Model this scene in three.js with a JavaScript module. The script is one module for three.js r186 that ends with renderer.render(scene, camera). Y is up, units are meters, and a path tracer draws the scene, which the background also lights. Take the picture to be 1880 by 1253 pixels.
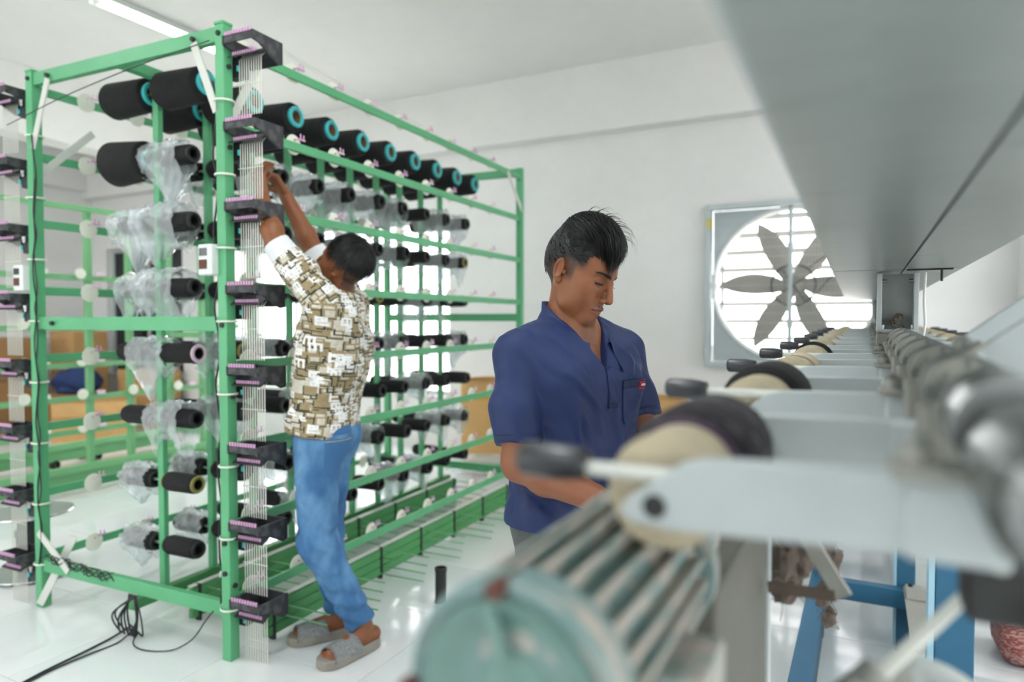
import * as THREE from 'three';
import { RoundedBoxGeometry } from 'three/addons/geometries/RoundedBoxGeometry.js';
import { mergeGeometries, mergeVertices } from 'three/addons/utils/BufferGeometryUtils.js';
import { RectAreaLightUniformsLib } from 'three/addons/lights/RectAreaLightUniformsLib.js';
import { ImprovedNoise } from 'three/addons/math/ImprovedNoise.js';

// ---------------------------------------------------------------- camera, sky, light, exposure
const D2R = Math.PI / 180;
const scene = new THREE.Scene();
const camera = new THREE.PerspectiveCamera(2 * Math.atan(626.5 / 1267) / D2R, 1880 / 1253, 0.05, 120);
camera.position.set(0, 1.35, 0);
camera.rotation.order = 'YXZ';
camera.rotation.set(-1.74 * D2R, 27.2 * D2R, 0);
camera.focus = 1.66;
camera.userData.fStop = 2.0;
const renderer = new THREE.WebGLRenderer({ antialias: true });
renderer.toneMapping = THREE.LinearToneMapping;
renderer.toneMappingExposure = 1.42;
renderer.shadowMap.enabled = true;
RectAreaLightUniformsLib.init();
scene.background = new THREE.Color().setRGB(1.0, 1.0, 1.01);   // overcast sky
scene.backgroundIntensity = 6.0;
const LAMP_POWER = 40;                                            // fluorescent battens, built with the ceiling below

// ---------------------------------------------------------------- helpers
let seed = 20240611;
const rnd = () => { seed = (seed * 1664525 + 1013904223) >>> 0; return seed / 4294967296; };
const rr = (a, b) => a + (b - a) * rnd();
const noise = new ImprovedNoise();
const fbm = (x, y, z, o = 4) => { let s = 0, a = 0.5; for (let i = 0; i < o; i++) { s += a * noise.noise(x, y, z); x *= 2.03; y *= 2.03; z *= 2.03; a *= 0.5; } return s; };
const clamp = (x, a = 0, b = 1) => Math.min(b, Math.max(a, x));
const sst = (a, b, x) => { const t = clamp((x - a) / (b - a)); return t * t * (3 - 2 * t); };
const lerp = (a, b, t) => a + (b - a) * t;
const V = (x, y, z) => new THREE.Vector3(x, y, z);
const used = {};
const uniq = (n) => { used[n] = (used[n] ?? -1) + 1; return used[n] ? n + '_' + String(used[n]).padStart(3, '0') : n; };

function tex(w, h, fn, { srgb = true, repeat = null } = {}) {
  const d = new Uint8Array(w * h * 4);
  for (let y = 0; y < h; y++) for (let x = 0; x < w; x++) { const c = fn(x / w, y / h, x, y), i = (y * w + x) * 4; d[i] = clamp(c[0], 0, 255); d[i + 1] = clamp(c[1], 0, 255); d[i + 2] = clamp(c[2], 0, 255); d[i + 3] = 255; }
  const t = new THREE.DataTexture(d, w, h); t.magFilter = THREE.LinearFilter; t.minFilter = THREE.LinearMipmapLinearFilter; t.generateMipmaps = true;
  t.wrapS = t.wrapT = THREE.RepeatWrapping; if (srgb) t.colorSpace = THREE.SRGBColorSpace; if (repeat) t.repeat.set(...repeat); t.needsUpdate = true; return t;
}
// periodic value noise so that tiles repeat without seams
function pnoise(n, s) { const g = []; let q = s * 7919 + 13; for (let i = 0; i < n * n; i++) { q = (q * 1103515245 + 12345) & 0x7fffffff; g.push(q / 0x7fffffff); }
  return (u, v) => { const x = u * n, y = v * n, i = Math.floor(x), j = Math.floor(y), fx = x - i, fy = y - j, sx = fx * fx * (3 - 2 * fx), sy = fy * fy * (3 - 2 * fy), at = (a, b) => g[(((b % n) + n) % n) * n + (((a % n) + n) % n)];
    return lerp(lerp(at(i, j), at(i + 1, j), sx), lerp(at(i, j + 1), at(i + 1, j + 1), sx), sy); }; }
const PN = [4, 9, 21, 47, 96].map((n, i) => pnoise(n, i + 1));
const pf = (u, v) => PN[0](u, v) * 0.36 + PN[1](u, v) * 0.26 + PN[2](u, v) * 0.18 + PN[3](u, v) * 0.12 + PN[4](u, v) * 0.08;
const tone = (c, a, b = 1) => tex(256, 256, (u, v) => { const k = 1 + (pf(u, v) - 0.5) * a; return [c[0] * k, c[1] * k, c[2] * k * b]; });
const std = (o) => new THREE.MeshStandardMaterial(o);
const phy = (o) => new THREE.MeshPhysicalMaterial(o);

// box-projected uv in metres
function boxUV(g, s = 1) { const p = g.attributes.position, n = g.attributes.normal, uv = new Float32Array(p.count * 2);
  for (let i = 0; i < p.count; i++) { const ax = Math.abs(n.getX(i)), ay = Math.abs(n.getY(i)), az = Math.abs(n.getZ(i)); const [a, b] = ax > ay && ax > az ? [p.getZ(i), p.getY(i)] : ay > az ? [p.getX(i), p.getZ(i)] : [p.getX(i), p.getY(i)]; uv[2 * i] = a * s; uv[2 * i + 1] = b * s; }
  g.setAttribute('uv', new THREE.BufferAttribute(uv, 2)); return g; }
const cache = new Map();
const memo = (k, f) => { if (!cache.has(k)) cache.set(k, f()); return cache.get(k); };
function box(w, h, d, b = 0) { return memo('b' + [w, h, d, b], () => { let g; if (b) g = new RoundedBoxGeometry(w, h, d, 2, b); else g = new THREE.BoxGeometry(w, h, d); return boxUV(g.index ? g.toNonIndexed() : g); }); }
function cyl(r1, r2, h, n = 24, open = false) { return memo('c' + [r1, r2, h, n, open], () => new THREE.CylinderGeometry(r1, r2, h, n, 1, open)); }
function lathe(pts, n = 28) { return new THREE.LatheGeometry(pts.map((p) => new THREE.Vector2(p[0], p[1])), n); }
function tube(pts, r, seg = 24, rad = 6, closed = false) { return new THREE.TubeGeometry(new THREE.CatmullRomCurve3(pts.map((p) => V(...p)), closed), seg, r, rad, closed); }
function extrude(pts, depth, bevel = 0, holes = []) { const s = new THREE.Shape(pts.map((p) => new THREE.Vector2(p[0], p[1]))); for (const h of holes) s.holes.push(h); const g = new THREE.ExtrudeGeometry(s, { depth, bevelEnabled: bevel > 0, bevelThickness: bevel, bevelSize: bevel, bevelOffset: -bevel, bevelSegments: 2, curveSegments: 32 }); g.translate(0, 0, -depth / 2); return boxUV(g); }
function mv(g, x = 0, y = 0, z = 0, rx = 0, ry = 0, rz = 0) { const q = g.clone(); if (rx) q.rotateX(rx); if (ry) q.rotateY(ry); if (rz) q.rotateZ(rz); q.translate(x, y, z); return q; }
function merge(gs) { return mergeGeometries(gs.map((g) => { let q = g.index ? g.toNonIndexed() : g.clone(); for (const k of Object.keys(q.attributes)) if (!['position', 'normal', 'uv'].includes(k)) q.deleteAttribute(k); return q; })); }
function bar(a, b, w, h) { // box bar from a to b
  const A = V(...a), B = V(...b), L = A.distanceTo(B), g = boxUV(new THREE.BoxGeometry(w, h, L)), o = new THREE.Object3D(); o.position.copy(A).add(B).multiplyScalar(0.5); o.lookAt(B); o.updateMatrix(); return g.applyMatrix4(o.matrix); }
function rod(a, b, r1, r2 = r1, n = 12) { const A = V(...a), B = V(...b), L = A.distanceTo(B), g = new THREE.CylinderGeometry(r2, r1, L, n); g.rotateX(Math.PI / 2); const o = new THREE.Object3D(); o.position.copy(A).add(B).multiplyScalar(0.5); o.lookAt(B); o.updateMatrix(); return g.applyMatrix4(o.matrix); }

function part(name, geo, mat, parent, pos, rot) { const m = new THREE.Mesh(Array.isArray(geo) ? merge(geo) : geo, mat); m.name = name; m.castShadow = m.receiveShadow = true; if (pos) m.position.set(...pos); if (rot) m.rotation.set(...rot); parent.add(m); return m; }
function thing(name, label, category, pos = [0, 0, 0], ry = 0, group) { const g = new THREE.Group(); g.name = uniq(name); g.position.set(...pos); g.rotation.y = ry; g.userData = { label, category }; if (group) g.userData.group = group; scene.add(g); return g; }
function single(name, label, category, geo, mat, pos, rot, group) { const m = part(uniq(name), geo, mat, scene, pos, rot); m.userData = { label, category }; if (group) m.userData.group = group; return m; }
function struct(name, geo, mat, pos, rot) { const m = part(name, geo, mat, scene, pos, rot); m.userData = { kind: 'structure' }; return m; }
function structGroup(name) { const g = new THREE.Group(); g.name = name; g.userData = { kind: 'structure' }; scene.add(g); return g; }
function again(o, pos, ry, label) { const c = o.clone(); c.name = uniq(o.name.replace(/_\d{3}$/, '')); c.userData = { ...o.userData, label }; c.position.set(...pos); c.rotation.y = ry; scene.add(c); return c; }
const ORD = ['first', 'second', 'third', 'fourth', 'fifth', 'sixth', 'seventh', 'eighth', 'ninth', 'tenth', 'eleventh', 'twelfth'];

// ---------------------------------------------------------------- materials
const bumpFine = tex(256, 256, (u, v) => { const k = 255 * pf(u, v); return [k, k, k]; }, { srgb: false });
const M = {
  wall: std({ map: tone([234, 233, 232], 0.035), roughness: 0.85 }),
  ceiling: std({ map: tone([235, 234, 233], 0.03), roughness: 0.9 }),
  joint: std({ color: 0xb9bfbd, roughness: 0.9 }),
  tile: [0, 1, 2].map((i) => phy({ map: tone([[229, 233, 233], [226, 231, 231], [231, 234, 233]][i], 0.03), roughness: 0.13, clearcoat: 0.3, clearcoatRoughness: 0.06 })),
  green: std({ map: tone([90, 170, 120], 0.12), roughness: 0.42 }),
  green2: std({ map: tone([112, 172, 120], 0.1), roughness: 0.5 }),
  greenDark: std({ map: tone([76, 146, 88], 0.14), roughness: 0.5 }),
  bracket: std({ map: tone([205, 208, 200], 0.1), roughness: 0.5 }),
  disc: phy({ color: 0xe6e8d8, roughness: 0.45 }),
  pink: std({ color: 0xd3a3c8, roughness: 0.5 }),
  pinkPale: std({ color: 0xe4c6da, roughness: 0.5 }),
  black: std({ map: tone([38, 40, 44], 0.3), roughness: 0.5 }),
  boxGrey: std({ map: tex(256, 256, (u, v) => { const d = sst(0.55, 0.7, PN[2](u, v)) * 0.6 + 0.4 * sst(0.5, 0.8, PN[3](u, v)), k = 46 + 70 * d; return [k, k + 1, k + 4]; }), roughness: 0.6 }),
  yarn: std({ map: tex(128, 128, (u, v) => { const k = 18 + 9 * Math.sin(v * 200) * PN[2](u, v) + 10 * PN[3](u * 0.5, v); return [k, k, k + 2]; }), roughness: 0.9 }),
  cyan: std({ color: 0x43bcc0, roughness: 0.4 }),
  paper: std({ map: tone([139, 104, 80], 0.15), roughness: 0.9 }),
  olive: std({ color: 0x8a8440, roughness: 0.6 }),
  coreBlack: std({ color: 0x1c1e20, roughness: 0.45 }),
  film: phy({ color: 0xf4f8fa, roughness: 0.1, transmission: 0.72, thickness: 0, ior: 1.45, side: THREE.DoubleSide }),
  wire: std({ color: 0xd6d6cd, roughness: 0.35, metalness: 0.25 }),
  cable: std({ color: 0x25282a, roughness: 0.6 }),
  tie: std({ color: 0xe2e6d8, roughness: 0.6 }),
  whiteBox: std({ map: tone([222, 226, 224], 0.05), roughness: 0.5 }),
  paint: std({ map: tone([176, 185, 185], 0.09), roughness: 0.38 }),
  paintDust: std({ map: tex(256, 256, (u, v) => { const k = pf(u, v), d = sst(0.42, 0.62, k); return [lerp(172, 148, d), lerp(180, 148, d), lerp(178, 140, d)]; }), roughness: 0.6 }),
  panel: std({ map: tex(512, 512, (u, v) => { const s = PN[3](u * 0.25, v * 1.0) * 0.5 + PN[1](u, v) * 0.5, k = 1 + (s - 0.5) * 0.09 - 0.1 * sst(0.8, 0.95, PN[2](u * 0.5, v * 2)); return [148 * k, 155 * k, 152 * k]; }), roughness: 0.3, metalness: 0.0 }),
  steel: std({ map: tone([158, 162, 162], 0.12), roughness: 0.25, metalness: 0.85 }),
  dustSteel: std({ map: tex(256, 256, (u, v) => { const d = sst(0.4, 0.6, pf(u, v)); return [lerp(112, 158, d), lerp(116, 158, d), lerp(114, 150, d)]; }), roughness: 0.6, metalness: 0.2 }),
  dark: std({ map: tone([44, 46, 46], 0.3), roughness: 0.7 }),
  grip: phy({ color: 0x23262b, roughness: 0.32, clearcoat: 0.3, clearcoatRoughness: 0.3 }),
  drum: std({ map: tex(256, 256, (u, v) => { const k = 1 + (pf(u, v) - 0.5) * 0.35; return [186 * k, 175 * k, 148 * k]; }), roughness: 0.6 }),
  motor: std({ map: tex(256, 256, (u, v) => { const d = sst(0.5, 0.68, pf(u, v)); return [lerp(112, 176, d), lerp(140, 168, d), lerp(138, 158, d)]; }), roughness: 0.5 }),
  teal: phy({ map: tone([104, 138, 130], 0.14), roughness: 0.32, clearcoat: 0.2 }),
  rust: std({ map: tone([92, 56, 46], 0.5), roughness: 0.8 }),
  olivePanel: std({ map: tone([90, 90, 82], 0.25), roughness: 0.7 }),
  blue: std({ map: tone([36, 92, 122], 0.14), roughness: 0.5 }),
  blueLight: std({ map: tone([150, 188, 204], 0.08), roughness: 0.5 }),
  card: std({ map: tex(256, 256, (u, v) => { const k = 1 + (pf(u, v) - 0.5) * 0.14 + 0.02 * Math.sin(u * 500); return [200 * k, 158 * k, 104 * k]; }), roughness: 0.9 }),
  cardDark: std({ map: tone([150, 112, 72], 0.16), roughness: 0.9 }),
  glass: phy({ color: 0xffffff, roughness: 0.02, transmission: 1, thickness: 0 }),
  darkGlass: phy({ color: 0x1d2226, roughness: 0.12 }),
  frameAl: std({ map: tone([198, 204, 204], 0.06), roughness: 0.4, metalness: 0.3 }),
  fanFrame: std({ map: tone([182, 192, 194], 0.1), roughness: 0.45, metalness: 0.25 }),
  fanBlade: std({ map: tone([150, 146, 138], 0.14), roughness: 0.5, metalness: 0.3 }),
  lint: std({ map: tone([92, 82, 74], 0.6), roughness: 1 }),
  red: std({ map: tone([170, 84, 78], 0.4), roughness: 0.8 }),
  blueCloth: std({ map: tone([44, 62, 108], 0.2), roughness: 0.95 }),
  lampWhite: std({ color: 0xe8ecea, roughness: 0.5 }),
  lampGlow: std({ color: 0xffffff, emissive: 0xf4fff8, emissiveIntensity: 9 }),
  yellow: std({ color: 0xd8c22a, roughness: 0.6 }),
  ground: std({ map: tone([196, 194, 186], 0.15), roughness: 0.95 }),
  hedge: std({ map: tone([110, 158, 128], 0.5), roughness: 1 }),
};
for (const k of ['wall', 'ceiling', 'card']) { M[k].bumpMap = bumpFine; M[k].bumpScale = 0.0006; }

// ---------------------------------------------------------------- the room
const RX0 = -9.9, RX1 = 3.2, RZ0 = -6.1, RZ1 = 3.4, RH = 3.66;
{
  const floor = structGroup('floor');
  part('screed', box(RX1 - RX0 + 0.4, 0.1, RZ1 - RZ0 + 0.4), M.joint, floor, [(RX0 + RX1) / 2, -0.056, (RZ0 + RZ1) / 2]);
  const g = box(0.597, 0.02, 0.597, 0.0012), T = 0.6, far = [];
  let k = 0;
  for (let ix = -17; ix < 6; ix++) for (let iz = -11; iz < 6; iz++) {
    const x = 0.13 + (ix + 0.5) * T, z = -0.21 + (iz + 0.5) * T;
    if (x - 0.3 < RX0 || x + 0.3 > RX1 || z - 0.3 < RZ0 || z + 0.3 > RZ1) { if (x > RX0 - 0.3 && x < RX1 + 0.3 && z > RZ0 - 0.3 && z < RZ1 + 0.3) far.push(mv(g, x, 0, z)); continue; }
    if (z > 0.2 || x > 1.2 || k >= 298) { far.push(mv(g, x, 0, z)); continue; }
    part(k ? 'tile_' + String(k).padStart(3, '0') : 'tile', g, M.tile[(ix * 7 + iz * 5 + 900) % 3], floor, [x, -0.01, z]); k++;
  }
  const rest = part('tile_field', far, M.tile[0], floor, [0, -0.01, 0]); rest.userData.kind = 'stuff';
  struct('ceiling', box(RX1 - RX0 + 0.4, 0.2, RZ1 - RZ0 + 0.4), M.ceiling, [(RX0 + RX1) / 2, RH + 0.1, (RZ0 + RZ1) / 2]);

  // walls with real openings: wall along x (z fixed) or along z (x fixed)
  function wall(name, along, fixed, a0, a1, out, holes) {
    const s = new THREE.Shape(); s.moveTo(a0, 0); s.lineTo(a1, 0); s.lineTo(a1, RH); s.lineTo(a0, RH); s.lineTo(a0, 0);
    for (const [h0, h1, y0, y1] of holes) { const p = new THREE.Path(); p.moveTo(h0, y0); p.lineTo(h0, y1); p.lineTo(h1, y1); p.lineTo(h1, y0); p.lineTo(h0, y0); s.holes.push(p); }
    const g = boxUV(new THREE.ExtrudeGeometry(s, { depth: 0.2, bevelEnabled: false }));
    if (along === 'x') { g.translate(0, 0, out < 0 ? fixed - 0.2 : fixed); return struct(name, g, M.wall); }
    g.rotateY(-Math.PI / 2); g.translate(out < 0 ? fixed : fixed + 0.2, 0, 0); return struct(name, boxUV(g), M.wall);
  }
  const FX0 = -1.235, FX1 = 0.145, FY0 = 0.95, FY1 = 2.33;
  wall('wall_back', 'x', RZ0, RX0 - 0.2, RX1 + 0.2, -1, [[FX0, FX1, FY0, FY1], [-6.75, -5.42, 0.55, 2.42], [-5.2, -3.87, 0.55, 2.42], [-9.6, -8.0, 0.6, 2.35]]);
  wall('wall_front', 'x', RZ1, RX0 - 0.2, RX1 + 0.2, 1, [[-8.2, -6.2, 0.9, 2.6], [-5.0, -3.0, 0.9, 2.6]]);
  wall('wall_left', 'z', RX0, RZ0, RZ1, -1, []);
  wall('wall_right', 'z', RX1, RZ0, RZ1, 1, [[-4.6, -2.8, 0.9, 2.6], [-1.6, 0.2, 0.9, 2.6], [1.2, 3.0, 0.9, 2.6]]);
  struct('trim_1', box(RX1 - RX0, 0.6, 0.16), M.wall, [(RX0 + RX1) / 2, RH - 0.3, RZ0 + 0.08]);            // tie beam on the back wall
  struct('trim_2', box(0.3, 0.62, RZ1 - RZ0 - 0.32), M.wall, [-6.95, RH - 0.31, (RZ0 + RZ1) / 2 + 0.16]);                // ceiling beam
  struct('trim_3', box(0.3, RH, 0.32), M.wall, [-6.95, RH / 2, RZ0 + 0.16]);
  struct('trim_4', box(0.34, RH, 0.3), M.wall, [1.13, RH / 2, RZ0 + 0.15]);                                 // column right of the fan
  struct('trim_5', box(0.16, 0.5, RZ1 - RZ0), M.wall, [RX0 + 0.08, RH - 0.25, (RZ0 + RZ1) / 2]);

  let wn = 0;
  function win(along, fixed, a0, a1, y0, y1, n, pane = M.glass) {
    const w = structGroup('window_' + (++wn)), W = a1 - a0, Hh = y1 - y0, b = 0.05, P = (u, y) => along === 'x' ? [u, y, fixed] : [fixed, y, u], B = (l, h) => along === 'x' ? box(l, h, 0.06, 0.006) : box(0.06, h, l, 0.006);
    part('window_frame', B(W, b), M.frameAl, w, P((a0 + a1) / 2, y0 + b / 2)); part('window_frame', B(W, b), M.frameAl, w, P((a0 + a1) / 2, y1 - b / 2));
    for (let i = 0; i <= n; i++) part('mullion', B(b, Hh - 2 * b), M.frameAl, w, P(a0 + b / 2 + (W - b) * i / n, (y0 + y1) / 2));
    for (let i = 0; i < n; i++) part('pane', along === 'x' ? box((W - b) / n - b, Hh - 2 * b, 0.006) : box(0.006, Hh - 2 * b, (W - b) / n - b), pane, w, P(a0 + b / 2 + (W - b) * (i + 0.5) / n, (y0 + y1) / 2));
    part('window_sill', along === 'x' ? box(W + 0.1, 0.03, 0.24, 0.006) : box(0.24, 0.03, W + 0.1, 0.006), M.whiteBox, w, P((a0 + a1) / 2, y0 - 0.016));
  }
  win('x', RZ0 - 0.1, -6.75, -5.42, 0.55, 2.42, 2); win('x', RZ0 - 0.1, -5.2, -3.87, 0.55, 2.42, 2);
  win('x', RZ0 - 0.1, -9.6, -8.0, 0.6, 2.35, 2, M.darkGlass);
  for (const a of [-8.2, -5.0]) win('x', RZ1 + 0.1, a, a + 2, 0.9, 2.6, 3);
  for (const a of [-4.6, -1.6, 1.2]) win('z', RX1 + 0.1, a, a + 1.8, 0.9, 2.6, 3);

  // outside: ground and a long hedge seen through the openings
  struct('ground', box(90, 0.2, 90), M.ground, [0, -0.35, 0]);

  // exhaust fan in its square frame
  M.louvre = std({ map: tone([128, 130, 128], 0.1), roughness: 0.6 });
  const cx = (FX0 + FX1) / 2, cy = (FY0 + FY1) / 2, S = FX1 - FX0;
  const fan = thing('exhaust_fan', 'large square exhaust fan with six blades set in the white back wall', 'fan', [cx, FY0, RZ0]);
  const c0 = S / 2, h = S / 2, fw = 0.045;
  for (const [x, y, w, hh] of [[0, fw / 2, S, fw], [0, S - fw / 2, S, fw], [-h + fw / 2, c0, fw, S - 2 * fw], [h - fw / 2, c0, fw, S - 2 * fw]]) part('frame_bar', box(w, hh, 0.10, 0.004), M.fanFrame, fan, [x, y, 0.03]);
  const hole = new THREE.Path(); hole.absarc(0, 0, 0.632, 0, Math.PI * 2, true);
  part('shroud_plate', extrude([[-h + fw, -h + fw], [h - fw, -h + fw], [h - fw, h - fw], [-h + fw, h - fw]], 0.006, 0, [hole]), M.fanFrame, fan, [0, c0, -0.03]);
  const rim = lathe([[0.628, -0.10], [0.636, -0.10], [0.636, 0.03], [0.652, 0.04], [0.645, 0.045], [0.628, 0.03], [0.628, -0.10]], 72); rim.rotateX(Math.PI / 2);
  part('shroud_ring', rim, M.whiteBox, fan, [0, c0, -0.05]);
  const bs = new THREE.Shape(); bs.moveTo(0.06, -0.035); bs.bezierCurveTo(0.2, -0.15, 0.42, -0.2, 0.61, -0.06); bs.bezierCurveTo(0.5, 0.04, 0.3, 0.075, 0.06, 0.05); bs.closePath();
  const bg = boxUV(new THREE.ExtrudeGeometry(bs, { depth: 0.004, bevelEnabled: false, curveSegments: 14 })); bg.rotateX(0.42);
  for (let i = 0; i < 6; i++) part('blade', bg, M.fanBlade, fan, [0, c0, -0.09], [0, 0, (i * 60 + 4) * D2R]);
  const hub = cyl(0.075, 0.075, 0.07, 32); part('hub', mv(hub, 0, 0, 0, Math.PI / 2), M.fanBlade, fan, [0, c0, -0.08]);
  part('pulley_ring', new THREE.TorusGeometry(0.17, 0.008, 8, 48), M.dark, fan, [0, c0, -0.04]);
  for (let i = 0; i < 4; i++) part('pulley_spoke', bar([0, 0, 0], [0.165 * Math.cos(i * 1.571 + 0.6), 0.165 * Math.sin(i * 1.571 + 0.6), 0], 0.012, 0.008), M.dark, fan, [0, c0, -0.04]);
  part('drive_belt', bar([0.12, 0.14, 0], [0.5, 0.42, 0], 0.01, 0.01), M.dark, fan, [0, c0, -0.035]);
  part('drive_belt', bar([0.14, -0.12, 0], [0.52, 0.36, 0], 0.01, 0.01), M.dark, fan, [0, c0, -0.035]);
  part('support_pipe', [cyl(0.019, 0.019, S - 0.1, 16), mv(cyl(0.028, 0.028, 0.05, 16), 0, 0.32, 0), mv(cyl(0.028, 0.028, 0.04, 16), 0, -0.33, 0), mv(cyl(0.024, 0.024, 0.04, 16), 0, 0.12, 0)], M.fanFrame, fan, [-0.02, c0, 0.0]);
  const grid = []; for (let i = -26; i <= 26; i++) { grid.push(mv(box(0.0022, S - 0.1, 0.0022), i * 0.0245, 0, 0)); } for (let i = -8; i <= 8; i++) grid.push(mv(box(S - 0.1, 0.0024, 0.0024), 0, i * 0.078, 0.002));
  part('wire_guard', grid, M.frameAl, fan, [0, c0, 0.06]);
  part('warning_sticker', box(0.03, 0.075, 0.002), M.yellow, fan, [-h + 0.03, S - 0.16, 0.083]);
  for (let i = 0; i < 9; i++) part('louvre', mv(box(S - 0.1, 0.13, 0.008), 0, 0, 0, 1.36), M.louvre, fan, [0, 0.09 + i * 0.15, -0.24]);
  for (const s of [-1, 1]) part('louvre_post', box(0.03, S - 0.06, 0.03), M.frameAl, fan, [s * 0.6, c0, -0.22]);

  // fluorescent battens on the ceiling
  const lamps = [[-4.86, -3.66, 'fluorescent batten on the ceiling above the green creel rack'], [-4.86, -0.6, 0], [-4.86, 2.0, 0], [-1.0, 1.6, 0], [-1.0, -0.9, 0], [2.0, -4.2, 0], [2.0, -0.6, 0], [2.0, 2.2, 0], [-8.1, -3.2, 0], [-8.1, 0.4, 0]];
  for (const [x, z, lab] of lamps) {
    const t = thing('fluorescent_lamp', lab || 'fluorescent batten on the ceiling outside the picture', 'lamp', [x, RH - 0.075, z], 0, lab ? undefined : 'ceiling battens out of view');
    part('lamp_housing', box(0.11, 0.03, 1.26, 0.006), M.lampWhite, t, [0, 0.06, 0]);
    part('lamp_reflector', extrude([[-0.085, 0.02], [-0.05, 0.045], [0.05, 0.045], [0.085, 0.02], [0.08, 0.018], [0.048, 0.04], [-0.048, 0.04], [-0.08, 0.018]], 1.24), M.lampWhite, t);
    for (const s of [-1, 1]) part('lamp_holder', box(0.05, 0.05, 0.03, 0.004), M.lampWhite, t, [0, 0.02, s * 0.61]);
    part('tube', mv(cyl(0.017, 0.017, 1.19, 16), 0, 0, 0, Math.PI / 2), M.lampGlow, t, [0, 0.008, 0]);
    const L = new THREE.RectAreaLight(0xf8fcff, LAMP_POWER, 0.1, 1.2); L.position.set(0, -0.012, 0); L.rotation.x = -Math.PI / 2; L.castShadow = true; t.add(L);
  }
}

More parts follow.
